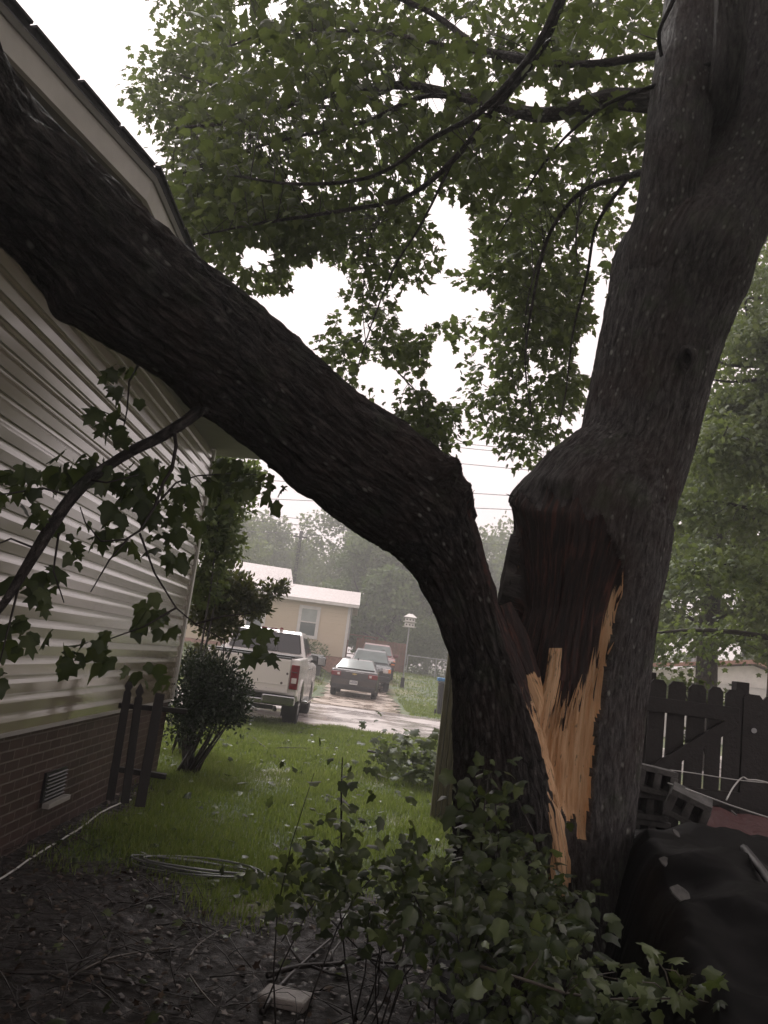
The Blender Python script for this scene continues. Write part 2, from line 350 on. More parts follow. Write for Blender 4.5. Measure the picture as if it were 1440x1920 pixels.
# ------------------------------------------------------------ near house on the left
WX, HC = -2.08, 9.35             # wall plane, far corner
house = empty('house', (WX, HC, 0), label='house with wet vinyl siding on brick, the fallen limb resting on its roof', category='house')
def hp(x, y, z): return Vector((x-WX, y-HC, z))
ZB, ZT, NC = .80, 3.66, 25; ch = (ZT-ZB)/NC; YN = -4.0
prof = []
for i in range(NC):
    z = ZB+i*ch
    prof += [(.003, z+.0005), (.016, z+.001), (.016, z+ch*.54)]
    for k in range(1, 5):
        a = k/4; prof.append((.016-.012*math.sin(a*math.pi/2)**1.2, z+ch*(.54+.42*a)))
V = []; Fc = []; ysn = np.arange(YN, HC+.01, .6); ysn[-1] = HC
for k, y in enumerate(ysn):
    for (o, z) in prof: V.append((o, y-HC, z))
n = len(prof)
for k in range(len(ysn)-1):
    for i in range(n-1): Fc.append((k*n+i, k*n+i+1, (k+1)*n+i+1, (k+1)*n+i))
mesh_obj('siding', V, Fc, M['vinyl_siding'], house)
MB().box(hp(WX-2.5, (YN+HC)/2, (ZB+ZT)/2), (4.996, HC-YN-.01, ZT-ZB)).build('wall', M['vinyl_siding'], house)
MB().box(hp(WX-2.5-.015, (YN+HC)/2, ZB/2-.1), (4.99, HC-YN-.03, ZB+.19)).build('brick_foundation', M['brick'], house)
MB().box(hp(WX+.005, HC-.02, (ZB+ZT)/2), (.06, .07, ZT-ZB+.02)).build('corner_trim', M['white_trim'], house, bevel=.004)
MB().box(hp(WX+.009, (YN+HC)/2-.05, ZB-.012), (.028, HC-YN-.1, .026)).build('starter_trim', M['soffit'], house)
# foundation vent with its pale sill
c = PX(104, 1470, WX)
vy, vz = c.y, c.z
vent = MB().box(hp(WX-.012, vy, vz), (.02, .40, .20)).build('foundation_vent', M['plastic_black'], house)
MB().box(Vector((.032, vy-HC, vz-.115)), (.05, .42, .035), rx=0).build('sill', M['soffit'], vent, bevel=.004)
mm = MB()
for k in range(7): mm.box(Vector((.006, vy-HC, vz-.08+k*.026)), (.012, .38, .006), ry=R(35))
mm.build('grille', M['plastic_black'], vent)
# wall window at the left edge of the view
wc = PX(-150, 640, WX); wy, wz = wc.y, wc.z
w = empty('window', hp(WX, wy, wz)); w.parent = house
mm = MB()
for dy, dz, sy, sz in ((-.4, 0, .07, .98), (.4, 0, .07, .98), (0, .455, .73, .07), (0, -.455, .73, .07), (0, 0, .73, .05)): mm.box((.022, dy, dz), (.05, sy, sz))
mm.build('frame', M['white_trim'], w, bevel=.004); MB().box((.012, 0, 0), (.02, .72, .84)).build('pane', M['glass_window'], w)
# eave: level to the bent joint, then pushed down and back where the limb landed
e = [PX(352, 560, -1.40)]; E = []
def eave_pt(y, dz=0, dx=0):
    t = max(0.0, min(1.9, 3.95-y)); return Vector((-1.475-.29*t+dx, y, 3.70-.01*t+dz))
ysE = [HC+.35, 7, 5.5, 4.6, 3.95, 3.6, 3.2, 2.8, 2.05, 0, YN]
def ribbon(name, f0, f1, f2, f3, mat):
    V = []; Fc = []
    for y in ysE: V += [f0(y), f1(y), f2(y), f3(y)]
    for k in range(len(ysE)-1):
        for i in range(4): Fc.append((k*4+i, k*4+(i+1) % 4, (k+1)*4+(i+1) % 4, (k+1)*4+i))
    Fc += [(3, 2, 1, 0), tuple((len(ysE)-1)*4+i for i in range(4))]
    V = [v-Vector((WX, HC, 0)) for v in V]; return mesh_obj(name, V, Fc, mat, house)
ribbon('fascia', lambda y: eave_pt(y), lambda y: eave_pt(y, 0, .03), lambda y: eave_pt(y, .135, .04), lambda y: eave_pt(y, .135), M['white_paint'])
ribbon('soffit', lambda y: eave_pt(y, .012, -.001), lambda y: eave_pt(y, .03, -.001), lambda y: Vector((WX-.05, y, 3.70)), lambda y: Vector((WX-.05, y, 3.682)), M['soffit'])
ribbon('roof', lambda y: eave_pt(y, .142, .065), lambda y: eave_pt(y, .172, .065), lambda y: Vector((WX-3.0, y, 5.36)), lambda y: Vector((WX-3.0, y, 5.32)), M['dark_shingle'])
ribbon('drip_edge', lambda y: eave_pt(y, .112, .040), lambda y: eave_pt(y, .112, .052), lambda y: eave_pt(y, .14, .060), lambda y: eave_pt(y, .14, .040), M['soffit'])
mm = MB()
for y in np.arange(YN, HC+.3, .31):
    p = eave_pt(y, .178, .060+.01*rng.random()); mm.box(p-Vector((WX, HC, 0)), (.03, .30, .014), rz=R(-16 if 2.05 < y < 3.95 else 0)+R(rng.uniform(-1, 1)))
mm.build('shingle_edge', M['dark_shingle'], house)
MB().prism([(HC-YN-.02, 3.66), (HC-YN-.02, 3.72), (HC-YN-.02, 3.9)], 1) if 0 else None
# far gable closing board and roof end
MB().add([(0.60, .34, 3.72), (.68, .34, 3.93), (-3.0, .34, 5.32), (-3.0, .34, 3.72), (0.60, .37, 3.72), (.68, .37, 3.93), (-3.0, .37, 5.32), (-3.0, .37, 3.72)],
   [(0, 1, 2, 3), (7, 6, 5, 4), (0, 4, 5, 1), (1, 5, 6, 2), (2, 6, 7, 3), (3, 7, 4, 0)]).build('gable_end', M['white_paint'], house)

# ------------------------------------------------------------ leaves and twigs
def outline(half):
    o = half+[(-x, y) for x, y in half[-2:0:-1]]; return np.array(o)
MAPLE = outline([(0, 0), (.17, -.06), (.40, .0), (.31, .15), (.60, .42), (.37, .44), (.20, .50), (.34, .76), (.15, .74), (0, 1.)])
SIMPLE = outline([(0, 0), (.40, .04), (.27, .24), (.56, .5), (.18, .6), (0, 1.)])
MAPLE2 = outline([(0, 0), (.20, -.05), (.40, .10), (.38, .27), (.50, .50), (.31, .57), (.22, .64), (.13, .84), (0, 1.)])
OVAL = outline([(0, 0), (.22, .3), (.20, .65), (0, 1.)])
def norm(a): return a/np.maximum(np.linalg.norm(a, axis=-1, keepdims=True), 1e-9)
def leaf_cloud(name, C, T, Nn, size, mat, parent=None, tmpl=MAPLE, tint=None, fold=.22, stalk=.0):
    """C base points, T tip direction, Nn face normal; one leaf each"""
    C = np.asarray(C, float); N = len(C)
    T = norm(np.asarray(T, float)); Nn = np.asarray(Nn, float); Nn = norm(Nn-T*(Nn*T).sum(-1, keepdims=True)); X = np.cross(T, Nn)
    pts = np.vstack([[0, .38], tmpl]); k = len(tmpl); z = -fold*np.abs(pts[:, 0])-.25*(pts[:, 1]-.4)**2
    size = np.broadcast_to(size, (N,))[:, None, None]
    wx = 1+.25*(rng.random((N, 1, 1))-.5); cz = rng.uniform(.4, 1.9, (N, 1, 1))
    tw_ = rng.normal(0, .28, (N, 1, 1))*pts[None, :, :1]*(pts[None, :, 1:]-.3)+rng.normal(0, .22, (N, 1, 1))*np.maximum(pts[None, :, 1:]-.5, 0)
    V = C[:, None]+size*(X[:, None]*(pts[None, :, :1]*wx*(1-.25*cz*np.abs(pts[None, :, :1])))+T[:, None]*pts[None, :, 1:]+Nn[:, None]*(z[None, :, None]*cz+tw_))
    i = np.arange(k); tri = np.stack([np.zeros(k, int), 1+i, 1+(i+1) % k], -1)
    Fc = (tri[None]+(np.arange(N)*(k+1))[:, None, None]).reshape(-1, 3)
    tint = np.clip(rng.normal(.45, .22, N), 0, 1) if tint is None else np.clip(tint, 0, 1)
    return mesh_obj(name, V.reshape(-1, 3), Fc, M[mat], parent, attrs={'tint': ('FLOAT', np.clip(np.repeat(tint, k+1)+np.tile(np.concatenate([[.16], [.28], rng.normal(-.04, .06, k-1)]), N), 0, 1))})
def sprays(ends, dirs, per, spread, rngk=rng):
    """leaf bases and tip directions around twig ends"""
    ends = np.asarray(ends); dirs = np.asarray(dirs); N = len(ends); idx = np.repeat(np.arange(N), per)
    off = rngk.normal(0, 1, (len(idx), 3))*np.array([1, 1, .6])*spread; C = ends[idx]+off
    T = dirs[idx]*.5+norm(off)*.7+np.array([0, 0, -.55])+rngk.normal(0, .35, off.shape)
    Nn = np.array([0, 0, 1.])+rngk.normal(0, .55, off.shape)
    return C, T, Nn, idx
def twigs(name, segs, mat, parent, n=4):
    mb = MB()
    for pts, r0, r1 in segs:
        k = len(pts); mb.tube(pts, [r0+(r1-r0)*i/(k-1) for i in range(k)], n)
    return mb.build(name, mat, parent, smooth=True)
def bez(a, b, sag=0.0, jit=.0, n=5):
    a = Vector(a); b = Vector(b); L = (b-a).length; out = []
    o = Vector(rng.normal(0, 1, 3))*jit*L
    for i in range(n):
        t = i/(n-1); p = a.lerp(b, t)+o*math.sin(math.pi*t); p.z += sag*L*math.sin(math.pi*t); out.append(p)
    return out
def crom(pts, per):
    pts = [np.asarray(p, float) for p in pts]; q = [2*pts[0]-pts[1]]+pts+[2*pts[-1]-pts[-2]]; out = []
    for i in range(1, len(q)-2):
        for k in range(per):
            t = k/per; out.append(.5*((2*q[i])+(-q[i-1]+q[i+1])*t+(2*q[i-1]-5*q[i]+4*q[i+1]-q[i+2])*t*t+(-q[i-1]+3*q[i]-3*q[i+1]+q[i+2])*t**3))
    out.append(q[-2]); return np.array(out)
def bark_tube(pts, rad, nseg, step, lump=.06, ridge=.006, seed=0, flat=None, spline=True):
    """returns verts, quads, bark coordinate, normals"""
    A = np.hstack([np.array([list(p) for p in pts]), np.array(rad)[:, None]])
    A = crom(A, 12) if spline else A
    L = np.concatenate([[0], np.cumsum(np.linalg.norm(np.diff(A[:, :3], axis=0), axis=1))])
    n = max(4, int(L[-1]/step)); s = np.linspace(0, L[-1], n); A = np.stack([np.interp(s, L, A[:, i]) for i in range(4)], -1)
    T = norm(np.gradient(A[:, :3], axis=0)); X = np.zeros((n, 3)); x = np.array(Vector(T[0]).orthogonal().normalized())
    for i in range(n): x = x-T[i]*x.dot(T[i]); x /= np.linalg.norm(x); X[i] = x
    Y = np.cross(T, X); th = np.linspace(0, 2*math.pi, nseg, endpoint=False); ct, st = np.cos(th), np.sin(th)
    Rr = np.zeros((n, nseg)); ns = noise.noise
    for i in range(n):
        r = A[i, 3]; zz = s[i]
        for k in range(nseg):
            a, b = ct[k], st[k]
            v = 1+lump*ns((a*1.1+seed, b*1.1, zz*1.1))+lump*.5*ns((a*2.6, b*2.6+seed, zz*2.4))
            q = ns((a*r*38+3*seed, b*r*38, zz*4.5+2*v)); q2 = ns((a*r*80, b*r*80+seed, zz*12))
            Rr[i, k] = r*v+ridge*(1-2.2*abs(q))+ridge*.6*q2
    D = X[:, None]*ct[None, :, None]+Y[:, None]*st[None, :, None]
    V = A[:, None, :3]+D*Rr[..., None]
    B = np.stack([ct[None]*A[:, 3:4], st[None]*A[:, 3:4], np.repeat(s[:, None], nseg, 1)], -1)
    i, k = np.meshgrid(np.arange(n-1), np.arange(nseg), indexing='ij'); k2 = (k+1) % nseg
    Fq = np.stack([i*nseg+k, i*nseg+k2, (i+1)*nseg+k2, (i+1)*nseg+k], -1).reshape(-1, 4)
    return V.reshape(-1, 3), Fq, B.reshape(-1, 3), D.reshape(-1, 3), (n, nseg, s)
def outl(rows, grow=1.0):
    """rows (left px, right px, y distance) -> centres, radii"""
    c = []; r = []
    for (l, q, y) in rows:
        a = P(*l, y); b = P(*q, y); c.append((a+b)/2); r.append((a-b).length/2*grow)
    return c, r
# ------------------------------------------------------------ the split maple
base = P(1035, 1790, 4.35); base.z = 0
tree = empty('maple_tree', base, label='big split maple, one half torn over onto the house, fresh orange wood in the wound', category='tree')
TB = np.array(base)
def tmesh(name, V, Fq, mat, B, extra=None, parent=None, loc=TB):
    at = {'bark': ('FLOAT_VECTOR', B)}
    if extra is not None: at['stain'] = ('FLOAT', extra)
    return mesh_obj(name, V-loc, Fq, M[mat], parent or tree, smooth=True, attrs=at)
def pack(V, Fq, keep):
    F2 = Fq[keep]; u, inv = np.unique(F2, return_inverse=True); return u, inv.reshape(F2.shape)
YT = 4.40
rows = [((790, 1960), (1270, 1960), YT), ((845, 1860), (1235, 1860), YT), ((885, 1760), (1205, 1760), YT), ((900, 1680), (1185, 1680), YT), ((905, 1590), (1178, 1590), YT),
 ((905, 1500), (1183, 1500), YT), ((905, 1400), (1192, 1400), YT), ((915, 1300), (1204, 1300), YT), ((925, 1210), (1216, 1205), YT), ((938, 1130), (1228, 1130), YT),
 ((955, 1060), (1242, 1060), YT), ((970, 1000), (1252, 1000), YT), ((990, 950), (1262, 945), YT), ((1035, 905), (1274, 895), YT), ((1082, 850), (1288, 850), YT), ((1102, 790), (1304, 790), YT),
 ((1118, 720), (1322, 720), YT), ((1132, 640), (1345, 645), YT), ((1145, 565), (1372, 575), YT), ((1158, 500), (1404, 500), YT)]
c, r = outl(rows)
# keeps on as the right-hand leader
rows2 = [((1222, 435), (1428, 425), 4.45), ((1272, 365), (1462, 350), 4.5), ((1306, 290), (1500, 270), 4.52), ((1330, 205), (1545, 180), 4.55), ((1335, 110), (1590, 90), 4.6), ((1350, 0), (1640, -10), 4.65), ((1380, -150), (1680, -160), 4.7), ((1450, -420), (1700, -440), 4.8), ((1500, -800), (1700, -820), 4.9)]
c2, r2 = outl(rows2)
V, Fq, B, D, (n, ns_, s) = bark_tube(c+c2, r+r2, 400, .010, .05, .008, 1)
px, py = proj(V); front = (D @ np.array(EYE-Vector(c[8]))) > 0.02
# torn shoulder and hollow: the whole open face, and the edge of the fresh part
hollow = [(935, 1130), (950, 1085), (956, 1040), (958, 1000), (968, 955), (990, 925), (1012, 955), (1030, 910), (1055, 950), (1082, 925), (1104, 975), (1130, 960), (1150, 1015), (1172, 1050), (1176, 1100), (1165, 1150), (1152, 1195), (1143, 1240), (1136, 1290), (1133, 1330), (1120, 1362), (1122, 1400), (1113, 1450), (1114, 1482), (1105, 1540), (1103, 1580), (1084, 1576), (1080, 1530), (1066, 1545), (1040, 1500), (1018, 1440), (1005, 1380), (990, 1310), (960, 1235), (920, 1180)]
jit = np.array([noise.noise((x*.05, y*.012, 3)) for x, y in zip(px, py)])*np.where(px > 1080, 3, 7)
inside = inpoly(px+jit, py+jit*.6, hollow) & front & (V[:, 2] > .3)
# fresh/rotten line: py above which the wood is old and dark
lx = [980, 1000, 1015, 1035, 1050, 1070, 1085, 1095, 1105, 1120, 1132, 1145, 1165]
ly = [1270, 1300, 1335, 1335, 1322, 1325, 1305, 1290, 1275, 1238, 1225, 1170, 1105]
stain = np.clip((np.interp(px, lx, ly)-py)/70+.5, 0, 1)
stain = np.where(px > 1085, np.clip((np.interp(px, lx, ly)-py)/55+.5, 0, 1), stain)
# scoop the hollow: deepest up the middle, shallow at the fresh flank
mask = inside.reshape(n, ns_).astype(float)
soft = mask.copy()
for _ in range(10):
    soft = (soft+np.roll(soft, 1, 1)+np.roll(soft, -1, 1)+np.vstack([soft[:1], soft[:-1]])+np.vstack([soft[1:], soft[-1:]]))/5*mask
soft = soft.ravel()
grv = np.array([noise.noise((b[0]*42, b[1]*42, b[2]*1.6)) for b in B]); grv2 = np.array([noise.noise((b[0]*120, b[1]*120, b[2]*3)) for b in B])
dep = soft**.6*np.clip((py-960)/170, 0, 1)*(.055+.10*np.clip((1330-py)/250, 0, 1)*np.clip((1190-px)/150, 0, 1))
V = V-D*(dep+mask.ravel()*(.016*grv+.006*grv2+.014*stain*np.abs(grv)))[:, None]
# ragged lip where the other half hung
lip = np.exp(-((px-985)/28)**2-((py-945)/40)**2)+.7*np.exp(-((px-1040)/35)**2-((py-902)/16)**2)
V += D*(lip*.04*(1+1.5*grv))[:, None]
fi = inside[Fq].sum(1) >= 4
u, f2 = pack(V, Fq, ~fi); trunk = tmesh('trunk', V[u], f2, 'bark', B[u])
u, f2 = pack(V, Fq, fi); tmesh('torn_wood', V[u], f2, 'torn_wood', B[u], stain[u])
rr_ = np.random.default_rng(77); qx, qy = proj(V); ly_ = np.interp(qx, lx, ly); cand = np.where(inside & (qx > 1015) & (np.abs(qy-ly_-10) < 38))[0]; cand2 = np.where(inside & (qy < 1290) & (qy > 940) & (soft < .8))[0]
for q in range(60):
    i_ = rr_.choice(cand if q < 38 else cand2); a = V[i_]; L_ = rr_.uniform(.03, .12); o_ = np.array([rr_.normal(0, .006), -rr_.uniform(.004, .03), 0]); b_ = a+np.array([rr_.normal(.008, .01), 0, L_])+o_*1.5; a0 = a-np.array([0, 0, L_*.5])-o_*.2
    mb_ = MB(); mb_.tube([Vector(a0-TB), Vector((a+o_*.4)-TB), Vector(b_-TB)], [.004, rr_.uniform(.003, .007), .0006], 4); nn_ = len(mb_.v)
    mesh_obj('splinter', mb_.v, mb_.f, M['torn_wood'], tree, attrs={'bark': ('FLOAT_VECTOR', np.array(mb_.v)*[1, 1, .2]), 'stain': ('FLOAT', np.full(nn_, .0 if q < 30 else .8))})
# left-hand leader
rowsL = [((1140, 640), (1310, 650), 4.42), ((1146, 560), (1300, 575), 4.42), ((1168, 475), (1290, 490), 4.34), ((1192, 390), (1294, 405), 4.30), ((1204, 300), (1312, 310), 4.32), ((1215, 210), (1326, 215), 4.38), ((1228, 120), (1334, 122), 4.48), ((1244, 20), (1342, 20), 4.6), ((1262, -120), (1348, -125), 4.7), ((1290, -400), (1360, -400), 4.9), ((1300, -700), (1350, -700), 5.1)]
c, r = outl(rowsL); c = [p+Vector((.0, -.05, 0)) for p in c]
V, Fq, B, D, _ = bark_tube(c, r, 150, .02, .06, .006, 2); tmesh('leader', V, Fq, 'bark', B)
# dark third leader crossing in front at the top
c, r = outl([((1300, 330), (1330, 332), 4.75), ((1308, 260), (1352, 262), 4.5), ((1322, 190), (1384, 192), 4.25), ((1338, 110), (1396, 112), 4.1), ((1342, 30), (1400, 30), 4.05), ((1345, -80), (1404, -80), 4.0), ((1350, -400), (1395, -400), 3.9)])
V, Fq, B, D, _ = bark_tube(c, r, 80, .02, .08, .006, 3); tmesh('leader', V, Fq, 'bark', B)
# knot hole on the trunk
kp = P(1288, 672, 4.06); kn = (EYE-kp).normalized(); ax = Vector((.1, 0, 1)).cross(kn).normalized(); ay = kn.cross(ax)
Vk = []; Fk = []; 
for j, (rr, hh) in enumerate([(.062, -.05), (.052, .004), (.040, .014), (.028, .0), (.020, -.05), (.001, -.06)]):
    for k in range(28):
        a = k/28*2*math.pi; q = rr*(1+.14*math.sin(3*a+j)); Vk.append(kp+ax*q*math.cos(a)*.8+ay*q*math.sin(a)*1.25+kn*hh)
for j in range(5):
    for k in range(28): Fk.append((j*28+k, j*28+(k+1) % 28, j*28+28+(k+1) % 28, j*28+28+k))
Vk = np.array([list(v) for v in Vk]); tmesh('knot', Vk, Fk, 'bark', Vk*.9)

# fallen half: from the hinge at the base, over to the roof
lr = [((852, 1720), (1050, 1720), 4.14), ((848, 1640), (1072, 1610), 4.12), ((848, 1500), (1052, 1490), 4.08), ((851, 1380), (1022, 1360), 4.05), ((851, 1250), (984, 1262), 4.03), ((835, 1175), (952, 1180), 4.0), ((800, 1098), (925, 1085), 3.98),
      ((745, 1018), (900, 1000), 3.92), ((680, 967), (874, 930), 3.84), ((610, 928), (812, 862), 3.72), ((528, 882), (700, 768), 3.52), ((412, 790), (590, 668), 3.28), ((322, 722), (480, 570), 3.05), ((215, 650), (380, 492), 2.80),
      ((130, 590), (300, 425), 2.62), ((45, 500), (206, 338), 2.44), ((-50, 405), (100, 240), 2.26), ((-150, 340), (-8, 128), 2.08), ((-290, 230), (-120, -50), 1.85), ((-480, 60), (-290, -260), 1.6), ((-800, -260), (-560, -640), 1.3)]
c, r = outl(lr, .97)
V, Fq, B, D, (n, ns_, s) = bark_tube(c, r, 240, .012, .085, .014, 5)
px, py = proj(V)
# old limb scars and the splintered shoulder by the notch
for (qx, qy, sx, amp) in ((835, 885, 16, .05), (862, 925, 14, .035), (380, 745, 26, .03), (120, 580, 26, .03), (560, 905, 20, .02)):
    g = np.exp(-((px-qx)**2+(py-qy)**2)/(2*sx*sx)); rg = np.array([noise.noise((x*60, y*60, z*60)) for x, y, z in V]) if amp > .03 else 0
    V = V+D*(amp*g*(1+1.2*rg))[:, None]
tear = [(868, 925), (905, 985), (935, 1075), (962, 1170), (996, 1262), (1035, 1360), (1080, 1480), (1100, 1600), (1062, 1600), (1040, 1500), (1008, 1375), (970, 1275), (940, 1190), (925, 1120), (905, 1060), (880, 975)]
# inner torn edge only as a thin face along the split
fr = (D @ np.array([-.0, -1., 0])) > -.9
ins = inpoly(px, py, tear) & fr
st = np.clip((1330-py)/120+.5, 0, 1)
gv = np.array([noise.noise((b[0]*42, b[1]*42, b[2]*1.6)) for b in B]); V = V-D*(ins*(.02+.012*gv))[:, None]
fi = ins[Fq].sum(1) >= 3
limb = None
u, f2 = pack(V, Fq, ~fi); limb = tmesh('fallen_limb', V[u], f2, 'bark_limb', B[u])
limb['label'] = 'thick dark limb split off the trunk and leaning over the house'
u, f2 = pack(V, Fq, fi); tmesh('torn_wood', V[u], f2, 'torn_wood', B[u], st[u])
# red inner bark sheet spanning the cleft, and long splinters
def shard(name, p, mat_stain, th=.012, mat='torn_wood', seed=0):
    """p: list of (left px, right px, y) down its length; jagged solid sheet"""
    Vv = []; Bb = []; k = 8; Fc = []
    nrow = len(p)*6-5
    for i in range(nrow):
        t = i/6; a = min(int(t), len(p)-2); f = t-a
        l = P(*p[a][0], p[a][2]).lerp(P(*p[a+1][0], p[a+1][2]), f); q = P(*p[a][1], p[a][2]).lerp(P(*p[a+1][1], p[a+1][2]), f)
        wv = (q-l).length
        for side in (0, 1):
            for j in range(k+1):
                u = j/k; w_ = l.lerp(q, u+.06*noise.noise((i*.5, j*.9, seed)))
                nz = noise.noise((u*6, i*.12, seed+4))*.012-math.sin(u*math.pi)*wv*.18; w_ = w_+Vector((0, nz-(0 if side else -th), 0)); Vv.append(w_)
                Bb.append((u*wv, seed, w_.z))
    m_ = 2*(k+1)
    for i in range(nrow-1):
        for j in range(k):
            a = i*m_+j; Fc.append((a, a+1, a+m_+1, a+m_)); a += k+1; Fc.append((a+m_, a+m_+1, a+1, a))
        Fc.append((i*m_, i*m_+m_, i*m_+m_+k+1, i*m_+k+1)); Fc.append((i*m_+k, i*m_+k+k+1, i*m_+m_+2*k+1, i*m_+m_+k))
    for i in (0, nrow-1):
        for j in range(k): Fc.append((i*m_+j, i*m_+j+k+1, i*m_+j+k+2, i*m_+j+1))
    Vv = np.array([list(v) for v in Vv]); stv = [mat_stain(*q) for q in zip(*proj(Vv))]
    o = tmesh(name, Vv, Fc, mat, np.array(Bb), np.array(stv)); return o
yS = 4.02
shard('splinter', [((1032, 1215), (1054, 1215), yS), ((1024, 1270), (1050, 1268), yS), ((1013, 1320), (1040, 1320), yS), ((1006, 1372), (1020, 1372), yS)], lambda x, y: .28, .03, seed=2)
shard('splinter', [((922, 1140), (958, 1128), 4.02), ((938, 1205), (990, 1190), 4.03), ((962, 1262), (1012, 1255), 4.03), ((985, 1305), (1022, 1310), 4.02), ((999, 1345), (1012, 1350), 4.0), ((1006, 1372), (1010, 1374), 4.0)], lambda x, y: .95 if y < 1265 else .25, .02, seed=5)
shard('splinter', [((1036, 1490), (1041, 1490), 3.93), ((1044, 1545), (1056, 1540), 3.93), ((1058, 1590), (1063, 1588), 3.92), ((1060, 1615), (1070, 1615), 3.92), ((1066, 1655), (1070, 1655), 3.9)], lambda x, y: .0, .012, seed=7)
shard('splinter', [((1002, 1470), (1014, 1462), 3.88), ((1016, 1530), (1048, 1520), 3.88), ((1026, 1600), (1062, 1600), 3.87), ((1030, 1650), (1066, 1650), 3.86), ((1056, 1690), (1062, 1690), 3.86)], lambda x, y: .36, .03, seed=8)
for q in range(26):   # loose fibres and bark chips on the torn rims
    if q < 14: x0 = rng.uniform(845, 885); y0 = 880+(x0-845)*1.6+rng.uniform(-6, 10); dx, dy, Y0 = rng.uniform(4, 16), rng.uniform(-22, 4), 3.85
    else: x0 = rng.uniform(955, 1000); y0 = rng.uniform(925, 1100); dx, dy, Y0 = rng.uniform(-16, 4), rng.uniform(-22, 10), 4.25
    a = P(x0, y0, Y0); b = P(x0+dx, y0+dy, Y0-.02)
    MB().tube([a-base, ((a+b)/2)-base, b-base], [.006, .004, .001], 4).build('splinter', M['bark_limb'], tree)

# ------------------------------------------------------------ branches of the crown
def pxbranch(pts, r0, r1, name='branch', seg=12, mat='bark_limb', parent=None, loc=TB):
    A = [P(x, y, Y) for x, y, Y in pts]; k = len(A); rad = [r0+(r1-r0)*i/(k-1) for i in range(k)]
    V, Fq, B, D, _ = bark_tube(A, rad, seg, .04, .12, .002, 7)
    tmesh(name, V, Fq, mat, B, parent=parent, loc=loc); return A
BR = []
def br(pts, r0, r1): BR.append(pxbranch(pts, r0, r1))
br([(1380, 150, 4.4), (1320, 108, 4.5), (1230, 104, 4.7), (1110, 120, 5.0), (980, 115, 5.3), (860, 90, 5.6), (700, 60, 6.0), (520, 60, 6.2), (420, 90, 6.4)], .035, .006)
br([(1240, 190, 4.55), (1145, 186, 4.9), (1090, 200, 5.2), (1010, 215, 5.5), (900, 190, 6.0), (740, 160, 6.4), (560, 190, 6.8), (420, 230, 7.0), (330, 240, 7.0)], .075, .012)
br([(1085, -80, 4.4), (1052, 0, 4.5), (1010, 100, 4.7), (930, 200, 4.9), (850, 300, 5.1), (760, 370, 5.3), (640, 395, 5.5), (480, 420, 5.7), (380, 440, 5.8)], .034, .006)
br([(1075, -100, 4.0), (1040, 20, 4.1), (990, 110, 4.2), (900, 210, 4.3), (810, 260, 4.4), (700, 330, 4.5), (560, 345, 4.6), (440, 330, 4.8)], .026, .005)
br([(1335, 118, 4.2), (1230, 160, 4.3), (1130, 200, 4.5), (1040, 280, 4.7), (960, 400, 5.2), (930, 450, 5.4)], .016, .003)
br([(1280, 300, 4.5), (1180, 330, 5.2), (1090, 360, 5.8), (1030, 440, 6.2), (1000, 560, 6.4), (985, 680, 6.5), (1000, 800, 6.5)], .026, .003)
br([(1180, 330, 5.2), (1120, 420, 5.6), (1100, 520, 5.8), (1075, 620, 6.0), (1060, 740, 6.0), (1040, 820, 6.0)], .014, .003)
br([(990, 110, 4.8), (900, 90, 5.3), (800, 20, 5.8), (640, -40, 6.2), (460, -60, 6.6), (360, 0, 6.8)], .03, .008)
br([(1240, 105, 4.3), (1236, 60, 4.2), (1262, 0, 4.1), (1290, -80, 4.0)], .010, .014)
br([(930, 200, 4.9), (800, 180, 5.3), (680, 230, 5.6), (540, 260, 5.9), (400, 300, 6.2), (330, 330, 6.4)], .02, .005)
br([(850, 300, 5.1), (790, 420, 5.3), (740, 500, 5.4), (700, 600, 5.5), (670, 690, 5.5)], .009, .003)
br([(1030, 440, 6.2), (1000, 520, 7.4), (985, 600, 8.6), (990, 700, 9.1), (1000, 800, 9.2)], .011, .003)
br([(690, 610, 8.2), (740, 690, 8.6), (790, 750, 8.8), (810, 830, 8.9)], .008, .003)
br([(740, 160, 6.4), (640, 200, 7.8), (520, 190, 8.6), (400, 160, 9.2), (300, 130, 9.5)], .03, .006)
br([(560, 190, 6.8), (460, 240, 8.0), (380, 210, 9.0), (290, 190, 9.4)], .02, .005)
br([(760, 370, 5.3), (700, 430, 7.4), (680, 560, 8.2), (690, 680, 8.4)], .010, .003)
br([(1090, 360, 5.8), (1080, 460, 8), (1090, 560, 9), (1070, 700, 9.2)], .011, .003)
br([(640, -40, 6.2), (500, 0, 8.2), (380, 20, 9.3)], .02, .005)
# crown leaves: dense zones, thin zones and holes, all with real depth
HOLES = [(1000, 180, 34, 30), (1080, 175, 18, 14), (1055, 235, 28, 22), (1058, 262, 20, 14), (820, 165, 24, 50), (740, 165, 14, 36), (1120, 100, 20, 22), (860, 45, 26, 22), (520, 15, 30, 26), (455, 20, 18, 30),
   (535, 195, 13, 12), (575, 250, 16, 9), (545, 330, 16, 10), (575, 365, 12, 16), (320, 375, 12, 12), (700, 200, 14, 10), (860, 440, 34, 80), (825, 400, 30, 40), (845, 570, 60, 34), (480, 480, 40, 26), (600, 520, 60, 34), (560, 590, 60, 60),
   (780, 590, 42, 34), (830, 690, 38, 70), (700, 700, 40, 26), (905, 560, 26, 20), (1110, 480, 20, 34), (1100, 660, 26, 50), (960, 240, 14, 8), (1000, 690, 12, 20), (915, 700, 10, 40), (1125, 575, 20, 60), (650, 600, 16, 16), (690, 610, 20, 12), (1030, 300, 12, 9), (905, 290, 14, 9), (640, 100, 9, 9), (400, 200, 9, 7), (440, 130, 10, 9), (1105, 250, 10, 14)]
